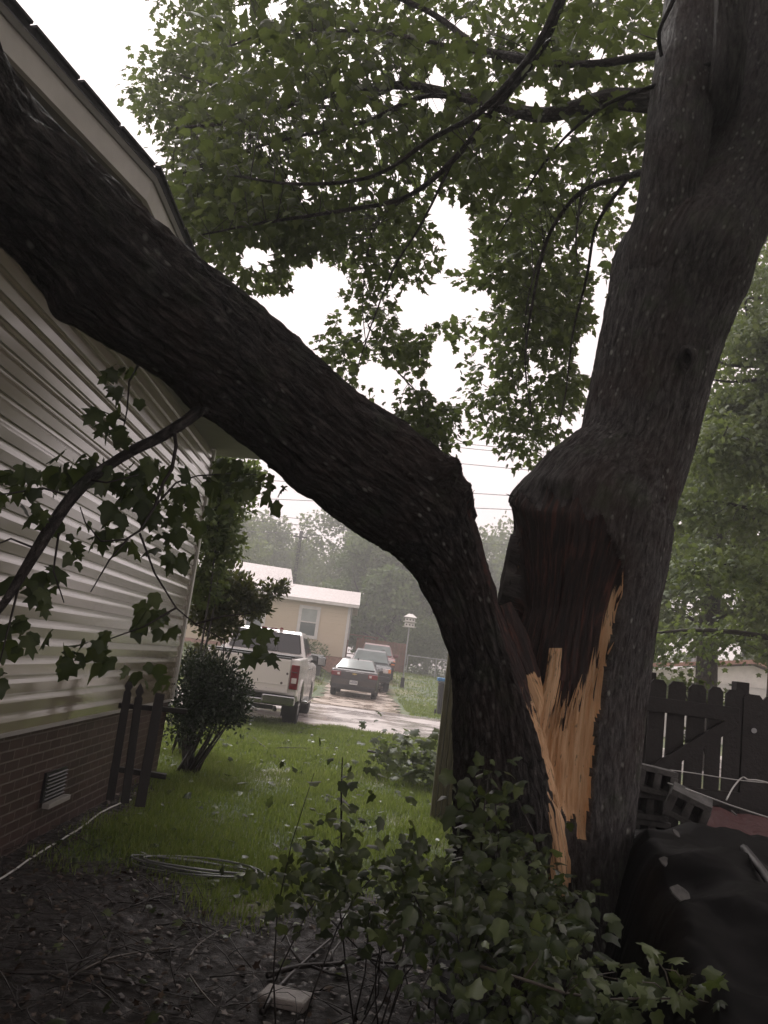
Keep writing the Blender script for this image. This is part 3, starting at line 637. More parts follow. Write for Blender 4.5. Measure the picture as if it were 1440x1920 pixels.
def in_holes(x, y, k=1.0):
    h = np.zeros(len(x), bool)
    for (cx, cy, a, b) in HOLES: h |= ((x-cx)/(a*k))**2+((y-cy)/(b*k))**2 < 1
    return h
ZONES = [  # polygon, twig ends, y-range, leaves per twig
 ([(430, -140), (1330, -140), (1240, 60), (1215, 180), (1205, 330), (1150, 380), (900, 420), (640, 430), (480, 430), (350, 440), (330, 330), (380, 220), (400, 60)], 980, (5.6, 10.0), 15),
 ([(380, -60), (500, -60), (700, 60), (760, 200), (600, 420), (420, 420), (350, 300), (420, 160)], 70, (4.6, 6.2), 9),
 ([(700, 40), (1180, 20), (1190, 180), (1000, 330), (760, 330), (640, 200)], 60, (4.3, 5.6), 9),
 ([(320, -80), (420, -80), (440, 60), (400, 150), (330, 140), (305, 80)], 120, (8.5, 11.), 10),
 ([(300, 100), (420, 60), (430, 250), (330, 250), (262, 222), (250, 170), (270, 120)], 130, (8.6, 11), 10),
 ([(300, 240), (430, 200), (450, 330), (350, 330)], 100, (8.5, 11), 10),
 ([(305, 330), (520, 330), (640, 430), (600, 480), (520, 520), (470, 540), (400, 480), (350, 470), (318, 400)], 230, (6.4, 10), 12),
 ([(620, 400), (820, 400), (840, 470), (790, 520), (740, 560), (770, 620), (740, 640), (700, 750), (650, 770), (590, 660), (650, 560), (600, 500)], 190, (7.6, 10), 10),
 ([(740, 640), (850, 560), (910, 470), (900, 560), (850, 680), (850, 760), (815, 870), (760, 840), (745, 790), (790, 720)], 165, (8.4, 10), 10),
 ([(870, 400), (1160, 380), (1145, 480), (1120, 600), (1040, 620), (930, 570), (900, 500), (870, 480)], 300, (7.8, 10.4), 10),
 ([(920, 560), (1060, 560), (1090, 640), (1070, 760), (1010, 880), (950, 840), (900, 790), (870, 720), (915, 640)], 255, (8.6, 10.6), 10),
 ([(1060, 600), (1130, 560), (1120, 680), (1080, 740)], 55, (8.4, 10), 9),
]
bp = np.array([list(A[i].lerp(A[i+1], f/8)) for A in BR for i in range(len(A)-1) for f in range(8)])
CC, TT, NN, tw = [], [], [], []
for poly, cnt, (y0, y1), per in ZONES:
    xs_, ys_ = zip(*poly); E = []
    while len(E) < cnt:
        x = rng.uniform(min(xs_), max(xs_), 400); y = rng.uniform(min(ys_), max(ys_), 400)
        ok = inpoly(x, y, poly) & ~in_holes(x, y, 1.05)
        for a, b in zip(x[ok], y[ok]):
            E.append(list(P(a, b, rng.uniform(y0, y1))))
            if len(E) >= cnt: break
    E = np.array(E); Dr = np.zeros_like(E); use = np.zeros(len(bp))
    for i, e_ in enumerate(E):
        j = np.argmin(((bp-e_)**2).sum(1)+rng.uniform(0, .1, len(bp))+use*.25); use[j] += 1; a = bp[j]; d = e_-a; Dr[i] = d/max(np.linalg.norm(d), 1e-6)
        mx_, my_ = proj(np.array([a*.5+e_*.5, a*.25+e_*.75]))
        if np.linalg.norm(d) < (.95 if y0 < 7.0 else .5) and not in_holes(mx_, my_).any(): tw.append(([p-base for p in bez(a, e_, .08, .10, 4)], .0045, .0016))
    C, T, Nn, _ = sprays(E, Dr, per, .125)
    qx, qy = proj(C); keep = ~in_holes(qx, qy, .9)
    CC.append(C[keep]); TT.append(T[keep]); NN.append(Nn[keep])
C = np.vstack(CC); T = np.vstack(TT); Nn = np.vstack(NN)
hf = rng.random(len(C)) < .5
for k_, tm_ in ((hf, MAPLE), (~hf, MAPLE2)): leaf_cloud('crown', C[k_]-TB, T[k_], Nn[k_], rng.uniform(.055, .118, k_.sum()), 'leaf', tree, tm_)
twigs('twigs', tw, M['twig'], tree, 3)['kind'] = 'stuff'
# unseen rest of the crown beyond the frame, added thick to darken the foreground
def over(n, per, lo, hi, sc):
    E = []
    while len(E) < n:
        p = rng.uniform(lo, hi); qx, qy = proj(p); f = (p-np.array(EYE)) @ _M[2]
        if f > 0 and -150 < qx < 1590 and -150 < qy < 2000 : continue
        if f > 0 and qx < 420 and qy > -1500 and qy < 1500 and f < 12 : continue
        E.append(p)
    E = np.array(E); C, T, Nn, _ = sprays(E, np.tile([0, 0, -1.], (n, 1)), per, .38*sc)
    qx, qy = proj(C); f = (C-np.array(EYE)) @ _M[2]; k = ~((f > -.3) & (qx > -260) & (qx < 1700) & (qy > -300) & (qy < 2200))
    return C[k], T[k], Nn[k]
C, T, Nn = over(750, 16, (-4, -7, 4.6), (7.5, 7, 7.8), 1.3)
leaf_cloud('crown', C-TB, T, Nn, rng.uniform(.20, .34, len(C)), 'leaf', tree, SIMPLE)
print('crown leaves', len(C))
# ------------------------------------------------------------ leafy branch hanging from the limb
def hang():
    main = [P(x, y, Y) for x, y, Y in [(382, 762, 3.08), (345, 792, 2.98), (300, 820, 2.9), (250, 845, 2.8), (200, 875, 2.7), (160, 905, 2.62), (125, 945, 2.55), (85, 1005, 2.45), (45, 1070, 2.36), (15, 1120, 2.3), (-40, 1190, 2.2)]]
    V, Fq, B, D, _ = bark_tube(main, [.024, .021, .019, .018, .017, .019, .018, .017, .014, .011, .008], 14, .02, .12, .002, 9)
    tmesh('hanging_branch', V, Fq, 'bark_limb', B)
    sub = [[(325, 800, 2.95), (330, 835, 2.9), (322, 880, 2.85), (306, 905, 2.82), (290, 950, 2.78), (262, 995, 2.75), (235, 1012, 2.72), (190, 1015, 2.7), (160, 980, 2.68), (150, 950, 2.66)],
           [(262, 1000, 2.75), (290, 1075, 2.75), (330, 1140, 2.78), (366, 1170, 2.8), (420, 1200, 2.85)], [(366, 1170, 2.8), (420, 1155, 2.85), (470, 1150, 2.95)],
           [(262, 680, 3.0), (242, 715, 2.95), (238, 770, 2.9), (232, 800, 2.86), (236, 838, 2.8)], [(290, 950, 2.78), (330, 905, 2.9), (370, 892, 3.05), (430, 888, 3.3), (480, 890, 3.5)],
           [(135, 930, 2.56), (80, 915, 2.5), (20, 925, 2.4), (-30, 930, 2.3)], [(170, 900, 2.62), (200, 905, 2.6), (260, 890, 2.6)], [(70, 1030, 2.42), (20, 1010, 2.35), (-30, 1030, 2.3)],
           [(40, 1080, 2.36), (20, 1160, 2.3), (0, 1240, 2.25)], [(240, 1010, 2.72), (205, 1050, 2.7), (170, 1110, 2.65)], [(330, 1140, 2.78), (270, 1175, 2.75), (200, 1200, 2.72)], [(110, 1000, 2.5), (100, 1070, 2.45), (120, 1130, 2.45)], [(236, 790, 2.88), (190, 770, 2.85)]]
    segs = [([P(*q)-base for q in s_], .008 if i == 0 else .0042, .0018) for i, s_ in enumerate(sub)]
    for sg_ in segs: twigs('twig', [sg_], M['bark_limb'], tree, 5)
    cl = [(240, 690, 3), (195, 705, 4), (238, 740, 4), (200, 790, 5), (218, 800, 6), (175, 860, 6), (140, 870, 5), (100, 890, 5), (60, 900, 6), (20, 895, 6), (10, 930, 5), (60, 950, 5), (110, 1000, 3), (150, 900, 5), (200, 870, 4), (235, 905, 9), (265, 885, 8), (290, 920, 6),
          (180, 990, 6), (140, 1010, 5), (220, 950, 5), (245, 1010, 5), (300, 970, 6), (330, 985, 6), (355, 920, 5), (400, 890, 7), (430, 900, 8), (470, 905, 8), (500, 900, 6), (515, 925, 4), (440, 940, 6), (310, 1020, 5), (350, 1040, 5), (120, 1060, 5), (60, 1090, 5), (85, 1110, 5), (40, 1160, 4), (75, 1185, 3),
          (30, 1200, 5), (265, 1130, 4), (290, 1160, 5), (255, 1160, 3), (190, 1195, 5), (150, 1210, 5), (130, 1235, 4), (170, 1225, 4), (320, 1165, 4), (480, 1175, 4), (500, 1215, 4), (470, 1195, 3), (10, 1260, 3), (330, 880, 4), (280, 860, 4), (360, 960, 5), (280, 890, 6), (255, 930, 5), (320, 940, 5), (375, 985, 5), (420, 870, 5), (385, 910, 6), (300, 1275, 5), (270, 1250, 3)]
    C = []
    for x, y, n in cl:
        Y = 2.5+.9*max(0, min(1, (x-60)/440))
        for k in range(n): C.append(list(P(x+rng.normal(0, 15), y+rng.normal(0, 13), Y+rng.normal(0, .06))))
    C = np.array(C); N = len(C)
    T = np.stack([rng.normal(0, .6, N), rng.normal(-.1, .5, N), np.full(N, -.9)], -1); Nn = np.stack([rng.normal(0, .7, N), rng.normal(-.5, .6, N), rng.normal(.6, .4, N)], -1)
    hf = rng.random(N) < .55
    for k_, tm_ in ((hf, MAPLE), (~hf, MAPLE2)): leaf_cloud('leaves', C[k_]-TB, T[k_], Nn[k_], rng.uniform(.035, .092, k_.sum()), 'leaf', tree, tm_)
hang()

# ------------------------------------------------------------ sprouting shrub and broken leafy branches at the foot
sh = empty('sprouting_shrub', base+Vector((-.35, -.6, 0)), label='leafy green shoots crowding round the foot of the split maple', category='shrub'); SB = np.array(sh.location)
SZ = [([(450, 1680), (560, 1610), (620, 1560), (680, 1620), (760, 1620), (850, 1580), (940, 1540), (1010, 1560), (1040, 1640), (1100, 1690), (1110, 1760), (1000, 1800), (860, 1760), (700, 1740), (560, 1700), (460, 1690)], 165, (2.9, 3.9), 6),
      ([(600, 1600), (900, 1560), (1060, 1640), (1110, 1740), (900, 1800), (640, 1740)], 60, (2.7, 3.3), 5),
      ([(560, 1440), (640, 1400), (690, 1450), (660, 1560), (590, 1560)], 12, (3.2, 3.6), 3), ([(860, 1470), (930, 1440), (950, 1500), (880, 1540)], 14, (3.0, 3.3), 5),
      ([(760, 1740), (1100, 1700), (1170, 1900), (1040, 1960), (900, 1960), (800, 1860)], 60, (2.2, 2.8), 4), ([(1000, 1870), (1170, 1860), (1200, 1940), (980, 1960)], 14, (2.1, 2.4), 5)]
roots = [P(x, y, Y) for x, y, Y in [(760, 1700, 3.5), (900, 1720, 3.5), (1020, 1760, 3.4), (620, 1680, 3.6), (840, 1840, 2.9)]]
for q in roots: q.z = .02
CC = []; tw = []
for poly, cnt, (y0, y1), per in SZ:
    xs_, ys_ = zip(*poly); k = 0
    while k < cnt:
        x, y = rng.uniform(min(xs_), max(xs_)), rng.uniform(min(ys_), max(ys_))
        if not inpoly([x], [y], poly)[0]: continue
        p = P(x, y, rng.uniform(y0, y1)); k += 1
        if p.z < .08: p = P(x, y, 2.2); p.z = max(p.z, .06) if p.z > .0 else rng.uniform(.06, .2)
        CC.append((list(p), per))
        if k % 9 == 0: q = Vector((p.x*.6+.25*rng.uniform(-1, 1)+.1, p.y+rng.uniform(.0, .5), .01)) if p.z < .5 else Vector((p.x+rng.uniform(-.25, .35), p.y+rng.uniform(0, .4), .01)); tw.append(([v-sh.location for v in bez(q, p, .12, .08, 5)], .005, .0018))
C = np.array([c[0] for c in CC]); idx = np.repeat(np.arange(len(C)), [c[1] for c in CC]); N = len(idx)
Cs = C[idx]+rng.normal(0, .055, (N, 3)); Cs[:, 2] = np.maximum(Cs[:, 2], .03)
T = np.stack([rng.normal(0, .7, N), rng.normal(-.3, .6, N), rng.normal(-.35, .5, N)], -1); Nn = np.stack([rng.normal(0, .5, N), rng.normal(-.5, .5, N), rng.normal(.9, .3, N)], -1)
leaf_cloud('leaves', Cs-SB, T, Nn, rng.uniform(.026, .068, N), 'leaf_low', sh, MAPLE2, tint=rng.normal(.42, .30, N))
for a, b_, c_ in [((640, 1600, 3.5), (640, 1480, 3.4), (642, 1420, 3.4)), ((1010, 1700, 3.3), (1000, 1560, 3.3), (960, 1480, 3.3)), ((900, 1640, 3.3), (905, 1540, 3.2), (915, 1460, 3.2))]:
    tw.append(([P(*a)-sh.location, P(*b_)-sh.location, P(*c_)-sh.location], .006, .003))
twigs('stems', tw, M['twig'], sh, 4)
def leafy_branch(name, label, pts, r0, nleaf, size, mat='leaf_low', tmat='twig_pale', spread=.05, side=(), cat='branch'):
    A = [P(*q) for q in pts]; A = [Vector((a.x, a.y, max(a.z, gz(a.x, a.y)+.015))) for a in A]; o = empty(name, A[0], label=label, category=cat)
    L = [a-A[0] for a in A]; sg = [(L, r0, r0*.35)]
    tips = list(L[1:])
    for i in range(1, len(L)):
        for q in range(2):
            e_ = L[i]+Vector((rng.normal(0, .09), rng.normal(0, .07), rng.uniform(.0, .09))); sg.append(([L[i], (L[i]+e_)/2+Vector((0, 0, .015)), e_], r0*.4, r0*.2)); tips.append(e_)
    twigs('stem', sg, M[tmat], o, 5)
    C = np.array([list(tips[i % len(tips)]+Vector(rng.normal(0, spread, 3))) for i in range(nleaf)]); C[:, 2] = np.maximum(C[:, 2], .012-A[0].z+.0)
    T = np.stack([rng.normal(0, .7, nleaf), rng.normal(-.3, .6, nleaf), rng.normal(-.2, .4, nleaf)], -1); Nn = np.stack([rng.normal(0, .5, nleaf), rng.normal(-.5, .5, nleaf), np.full(nleaf, .9)], -1)
    leaf_cloud('leaves', C, T, Nn, rng.uniform(size*.7, size*1.2, nleaf), mat, o, tint=rng.normal(.6, .25, nleaf)); return o
leafy_branch('broken_branch', 'pale leafy twig reaching right over the dark ground, below the wound', [(900, 1812, 2.3), (980, 1836, 2.24), (1060, 1862, 2.2), (1140, 1874, 2.16), (1205, 1872, 2.12), (1262, 1872, 2.1), (1288, 1850, 2.08)], .005, 60, .055, spread=.035)
leafy_branch('broken_branch', 'cluster of dark leaves torn down on the far lawn edge, before the wet road', [(690, 1408, 11.8), (730, 1415, 11.5), (765, 1425, 11), (790, 1432, 10.8), (812, 1438, 10.6)], .02, 300, .13, 'leaf', 'twig', .16)

# ------------------------------------------------------------ evergreen bush at the house corner
def blob_bush(name, label, loc, lobes, n, size, mat, tmpl, cat='bush', stems=7, tmat='twig', inner=.35, seed=1, updown=0.0, group=None):
    r_ = np.random.default_rng(seed); o = empty(name, loc, label=label, category=cat, group=group)
    w = np.array([l[3]**2 for l in lobes]); w = w/w.sum(); k = r_.choice(len(lobes), n, p=w); L = np.array([l[:3] for l in lobes])[k]; rad = np.array([l[3] for l in lobes])[k]
    d = norm(r_.normal(0, 1, (n, 3))); f = 1-inner*r_.random(n)**1.6; f *= 1+.16*r_.normal(0, 1, n)
    C = L+d*(rad*f)[:, None]; C[:, 2] = np.maximum(C[:, 2], .04)
    T = d*.8+r_.normal(0, .5, (n, 3))+np.array([0, 0, updown]); Nn = d*.6+np.array([0, 0, .6])+r_.normal(0, .5, (n, 3))
    leaf_cloud('foliage', C, T, Nn, r_.uniform(size*.7, size*1.3, n), mat, o, tmpl, tint=r_.normal(.42, .24, n))
    sg = []
    for i in range(stems):
        l = lobes[i % len(lobes)]; e_ = Vector(l[:3])+Vector(r_.normal(0, .3, 3))*l[3]; sg.append((bez((r_.normal(0, .05), r_.normal(0, .05), 0), e_, .0, .06, 6), .022*max(1, l[3]), .006))
    twigs('stem', sg, M[tmat], o, 5); return o
bb = G(352, 1448)
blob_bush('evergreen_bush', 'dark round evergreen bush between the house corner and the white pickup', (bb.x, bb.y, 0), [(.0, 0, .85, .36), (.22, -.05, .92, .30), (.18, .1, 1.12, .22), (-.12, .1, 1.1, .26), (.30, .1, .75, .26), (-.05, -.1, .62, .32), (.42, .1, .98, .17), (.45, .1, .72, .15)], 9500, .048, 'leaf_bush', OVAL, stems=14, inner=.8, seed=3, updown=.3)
b2 = G(410, 1400)
blob_bush('cedar_tree', 'feathery olive cedar behind the bush, top tilted over the white pickup roof', (-2.15, 11.6, 0), [(-.1, 0, 1.1, .3), (.1, 0, 1.75, .25), (.45, .1, 2.05, .22), (.72, 0, 2.28, .15), (.88, 0, 2.36, .08), (.0, .1, 2.2, .40), (.62, 0, 2.0, .12), (-.15, 0, 1.9, .35), (.3, 0, 2.2, .2)], 5500, .085, 'leaf_cedar', OVAL, 'tree', 3, inner=.9, seed=5, updown=.3)
blob_bush('young_tree', 'leafy young tree rising just behind the far house corner, beside its downspout edge', (-2.25, 10.9, 0), [(-.1, 0, 3.0, .45), (.1, .2, 3.4, .36), (.05, 0, 3.8, .30), (.15, 0, 2.75, .30), (-.1, .2, 2.3, .4), (.35, .1, 3.75, .2), (-.2, .1, 3.6, .4)], 4600, .085, 'leaf_far', SIMPLE, 'tree', 3, inner=.9, seed=6)

# ------------------------------------------------------------ broken picket fence leaning on the brick wall
pk = empty('picket_fence', (G(262, 1506).x, G(262, 1506).y, 0), label='broken dark picket fence section leaning by the brick wall', category='fence'); PB = pk.location.copy()
def picket(px0, py0, px1, py1, Y0, Y1, pointed=True, w=.062):
    a = P(px0, py0, Y0); b = P(px1, py1, Y1); d = (b-a); L = d.length; z = d.normalized(); x = Vector((1, .35, 0)); x = (x-z*x.dot(z)).normalized(); y = z.cross(x)
    h = w/2; pr = [(-h, 0), (h, 0), (h, L-.10), (h*.6, L-.085), (h*1.1, L-.05), (h*.55, L-.01), (0, L+.02), (-h*.55, L-.01), (-h*1.1, L-.05), (-h*.6, L-.085), (-h, L-.10)] if pointed else [(-h, 0), (h, 0), (h, L), (-h, L)]
    V = [a-PB+x*u+z*v-y*.011 for u, v in pr]+[a-PB+x*u+z*v+y*.011 for u, v in pr]; n = len(pr)
    Fc = [tuple(range(n-1, -1, -1)), tuple(range(n, 2*n))]+[(i, (i+1) % n, (i+1) % n+n, i+n) for i in range(n)]
    MB().add(V, Fc).build('picket', M['wood_picket'], pk, bevel=.003)
picket(206, 1500, 243, 1275, 6.60, 6.75); picket(234, 1506, 263, 1285, 6.55, 6.7); picket(262, 1513, 300, 1300, 6.45, 6.6, False, .075)
mm = MB(); mm.bar(P(222, 1322, 6.75)-PB, P(350, 1334, 6.9)-PB, .06, .04); mm.build('rail', M['wood_picket'], pk, bevel=.004)
mm = MB(); mm.bar(P(208, 1440, 6.66)-PB, P(312, 1456, 6.75)-PB, .06, .04); mm.build('rail', M['wood_picket'], pk, bevel=.004)

# ------------------------------------------------------------ board fence behind the tree: end post panel and gate on the right
fp = G(803, 1538); FB = Vector((fp.x, fp.y, 0))
fen = empty('board_fence', FB, label='weathered wooden fence end standing behind the fallen half of the maple', category='fence')
mm = MB()
for i in range(4): mm.box((.035+i*.052, .0, .885), (.046, .07+.012*(i % 2), 1.77))
mm.build('post', M['wood_post'], fen, bevel=.005)
for i in range(12):
    MB().box((.30+i*.148, -.05-.045*i, .87), (.142, .02, 1.72), rz=R(-17)).build('board', M['wood_dark'], fen, bevel=.004)
for z in (.35, 1.45): MB().bar((.2, .01, z), (2.0, -.53, z), .09, .04).build('rail', M['wood_dark'], fen)
gY = 6.45
gate = empty('wooden_gate', (P(1290, 1500, gY).x, gY, 0), label='dark dog-eared board gate with diagonal brace, right of the maple trunk', category='gate'); GB = gate.location.copy()
tops = [(1180, 1262), (1217, 1268), (1253, 1272), (1290, 1278), (1328, 1282), (1360, 1288), (1396, 1293)]
def board(parent, B0, x0, x1, zt, y, name='board', mat='wood_dark', zb=.05, th=.02):
    c_ = .028; pr = [(x0, zb), (x1, zb), (x1, zt-c_*1.2), (x1-c_, zt), (x0+c_, zt), (x0, zt-c_*1.2)]
    V = [Vector((a, y, b))-B0 for a, b in pr]+[Vector((a, y+th, b))-B0 for a, b in pr]
    MB().add(V, [(0, 1, 2, 3, 4, 5), (11, 10, 9, 8, 7, 6)]+[(i, i+6, (i+1) % 6+6, (i+1) % 6) for i in range(6)]).build(name, M[mat], parent)
bx = [P(x, 1280, gY).x for x, y in tops]
for i in range(6):
    z = P((tops[i][0]+tops[i+1][0])/2, tops[i][1]+6, gY).z
    board(gate, GB, bx[i]+.011, bx[i+1]-.010, z, gY)
def bar3(parent, B0, a, b, w, t_, name, mat='wood_dark'):
    d = (Vector(b)-Vector(a)).normalized(); MB().bar(Vector(a)-B0, Vector(b)-B0, t_, w, up=Vector((0, 0, 1)) if abs(d.z) < .9 else Vector((0, 1, 0))).build(name, M[mat], parent, bevel=.004)
bar3(gate, GB, P(1165, 1312, gY-.022), P(1385, 1341, gY-.022), .11, .04, 'rail')
bar3(gate, GB, P(1165, 1478, gY-.022), P(1385, 1500, gY-.022), .11, .04, 'rail')
bar3(gate, GB, P(1185, 1470, gY-.022), P(1378, 1352, gY-.022), .09, .04, 'brace')
sf = empty('board_fence', (P(1430, 1500, gY).x, gY+.02, 0), label='solid dark board fence at the right edge, next to the gate', category='fence'); SF = sf.location.copy()
x = bx[6]+.004
for i in range(9): board(sf, SF, x, x+.150, P(1410, 1302, gY).z-.012*i*.3, gY+.002+.004*(i % 2)); x += .151
MB().box(Vector((bx[6]+.01, gY+.09, .85))-SF, (.10, .10, 1.7)).build('post', M['wood_dark'], sf, bevel=.004)
MB().cyl(P(1414, 1370, gY-.01)-SF, P(1414, 1370, gY-.035)-SF, .02).build('latch', M['galv'], sf)

# ------------------------------------------------------------ tarp-covered heap, cinder blocks, cord, red tarp
def heap(name, label, mat, x0, x1, y0, y1, hf, step=.05, cat='tarp'):
    xs = np.arange(x0, x1, step); ys = np.arange(y0, y1, step); V, Fq = grid_mesh(xs, ys, hf); c0 = np.array([(x0+x1)/2, (y0+y1)/2, 0])
    nb = len(V); xs_n, ys_n = len(xs), len(ys); V2 = V.copy(); V2[:, 2] -= .02
    idx = np.arange(nb).reshape(xs_n, ys_n); ring = list(idx[:, 0])+list(idx[-1, 1:])+list(idx[-2::-1, -1])+list(idx[0, -2:0:-1])
    Fa = [tuple(f) for f in Fq]+[tuple(f[::-1]+nb) for f in Fq]+[(ring[i], ring[(i+1) % len(ring)], ring[(i+1) % len(ring)]+nb, ring[i]+nb) for i in range(len(ring))]
    o = mesh_obj(name, np.vstack([V, V2])-c0, [tuple(int(q) for q in f) for f in Fa], M[mat], smooth=True); o.location = c0; return tag(o, label, cat)
def nz2(x, y, s, sd): return np.vectorize(lambda a, b: noise.noise((a*s, b*s, sd)))(x, y)
def hb(x, y):
    s_ = x-(.74+.25*(y-2.5)); h = .84*sstep(0, .32, s_)*sstep(1.3, 1.9, y)*(1-sstep(4.75, 5.15, y))*(1-.05*sstep(1.5, 3, x)); r = nz2(x, y, 2.2, 1)*.10+nz2(x, y, 6, 4)*.035-.03*np.abs(nz2(x, y, 9, 7))
    return np.maximum(h*(1+.07*nz2(x, y, 1.2, 9))+r*sstep(.02, .3, h), ground_z(x, y)+.03+.01*nz2(x, y, 8, 2))
heap('black_tarp', 'black plastic tarp draped over a low heap, right of the maple foot', 'black_tarp', .55, 4.2, 1.2, 5.25, hb)
def hr(x, y): return .66+.14*np.exp(-((y-5.75)/.35)**2)+.08*sstep(2.0, 3.6, x)*0+nz2(x, y, 3, 3)*.05+nz2(x, y, 9, 5)*.02-.62*(1-sstep(1.95, 2.05, x))*0-.5*(1-sstep(5.25, 5.45, y))
heap('red_tarp', 'crumpled dark red tarp lying before the gate', 'red_tarp', P(1310, 1480, 5.5).x, 4.2, 5.28, 6.2, hr)
def cinder(loc, rz, label, rx=0, ry=0):
    o = empty('cinder_block', loc, label=label, category='concrete block', group='cinder blocks stacked by the tarp'); o.rotation_euler = (rx, ry, rz)
    mm = MB(); L, H, D_ = .22, .15, .17
    for z in (-1, 1): mm.box((0, 0, z*(H/2-.016)), (L, D_, .032))
    for x_ in (-1, 0, 1): mm.box((x_*(L/2-.017), 0, 0), (.044, D_-.003, H-.064))
    mm.build('shell', M['concrete_block'], o, bevel=.004); MB().box((0, .07, 0), (L-.05, .02, H-.06)).build('hole_shade', M['metal_dark'], o); return o  # dark plate closing the holes, put in for the shade inside them
q = P(1226, 1462, 5.0); cinder(q, R(-6), 'speckled cinder block on end of the stack nearest the gate, holes facing out', ry=R(6))
q2 = P(1290, 1512, 4.75); cinder(q2, R(-20), 'tilted cinder block half under the black tarp, below the cord', ry=R(18), rx=R(10))
q3 = P(1220, 1500, 5.02); cinder(Vector((q3.x, 5.08, q.z-.155)), R(-6), 'cinder block directly under the topmost block of the stack')
cinder(Vector((q3.x+.02, 5.1, q.z-.31)), R(-2), 'lowest cinder block of the stack behind the black tarp')
# support for them
def cord(name, label, pts, r, mat, cat='cord', n=6, per=6, ground=False):
    A = crom([list(p) for p in pts], per); 
    if ground: A = [(a[0], a[1], gz(a[0], a[1])+r+.006+.004*abs(math.sin(i))) for i, a in enumerate(A)]
    o = MB().tube([Vector(a)-Vector(A[0]) for a in A], r, n).build(name, M[mat], smooth=True); o.location = A[0]; return tag(o, label, cat)
cord('cord', 'thin white cord stretched over the black tarp, right of the cinder block', [P(1252, 1468, 4.85), P(1300, 1484, 4.75), P(1370, 1510, 4.5), P(1450, 1536, 4.3), P(1560, 1570, 4.0)], .004, 'cord_white')
cord('cord', 'thin pale string crossing below the wooden gate', [P(1200, 1437, 5.6), P(1290, 1448, 5.6), P(1380, 1462, 5.6), P(1460, 1470, 5.6)], .003, 'cord_white')
cord('cord', 'loop of pale string lying over the red tarp', [P(1362, 1500, 5.3), P(1375, 1476, 5.4), P(1392, 1458, 5.45), P(1403, 1462, 5.4), P(1420, 1463, 5.4), P(1450, 1470, 5.4)], .005, 'cord_white')
# torn scraps showing through on the tarp
for i, (x_, y_, s_, lab) in enumerate([(1240, 1622, .022, 'grey leaf scrap midway down the black tarp'), (1268, 1682, .036, 'largest torn grey leaf low on the black tarp'), (1262, 1568, .024, 'grey scrap just below the tilted cinder block'), (1372, 1530, .018, 'small pale leaf on the tarp right of the cord')]):
    d = ray(x_, y_); tt = 1.0
    for k in range(300):
        p = EYE+d.normalized()*(2+k*.012)
        if p.z < float(hb(np.array([p.x]), np.array([p.y]))[0]): break
    rng2 = np.random.default_rng(i+3); n = 9; pr = [(s_*(.5+.6*rng2.random())*math.cos(a), s_*(.5+.9*rng2.random())*math.sin(a)) for a in np.linspace(0, 2*math.pi, n, endpoint=False)]
    V = [(a, b, .004*math.sin(a*50)) for a, b in pr]+[(a, b, .006+.004*math.sin(a*50)) for a, b in pr]
    o = MB().add(V, [tuple(range(n-1, -1, -1)), tuple(range(n, 2*n))]+[(j, (j+1) % n, (j+1) % n+n, j+n) for j in range(n)]).build('leaf_scrap', M['concrete_block'])
    o.location = p+Vector((0, -.02, .02)); o.rotation_euler = (R(38), R(10), R(20*i)); tag(o, lab, 'leaf')
cord('hose', 'black hose curving over the tarp at the right edge', [P(1395, 1590, 3.9), P(1415, 1615, 3.6), P(1440, 1650, 3.4), P(1480, 1720, 3.1)], .018, 'plastic_black', 'hose')

# ------------------------------------------------------------ things on the bare ground
cord('cable', 'long white cable lying along the soil beside the brick wall', [G(-60, 1672), G(0, 1652), G(60, 1612), G(135, 1568), G(160, 1550), G(190, 1525), G(225, 1508), G(245, 1502)], .007, 'cord_white', 'cable', ground=True)
A = []
for k in range(90):
    t_ = k/90; a = t_*2*math.pi*4.2; q = G(370, 1637); A.append(q+Vector((math.cos(a)*(.42-.06*math.sin(a*.37)), math.sin(a)*(.15+.03*math.cos(a*.6)), .015+.012*t_*4+.008*math.sin(a*1.7))))
o = MB().tube([v-A[0] for v in A], .0075, 6).build('hose', M['cable_grey'], smooth=True); o.location = A[0]; tag(o, 'loosely coiled grey hose on the soil at the lawn edge', 'hose')
def slab(name, label, cat, px_, py_, sx, sy, h, rz, mat):
    q = G(px_, py_); mm = MB(); o = mm.box((0, 0, h/2), (sx, sy, h)).build(name, M[mat], bevel=.012, seg=2); o.location = (q.x, q.y, gz(q.x, q.y)+.0); o.rotation_euler = (R(3), R(-2), rz); return tag(o, label, cat)
slab('paving_stone', 'broken pale paving stone on the soil at the bottom of the view', 'stone', 535, 1880, .22, .13, .045, R(-18), 'stone')
slab('roof_tile', 'dark roof shingle scrap on the lawn beside the fence post', 'shingle', 803, 1420, .34, .25, .09, R(25), 'metal_dark')
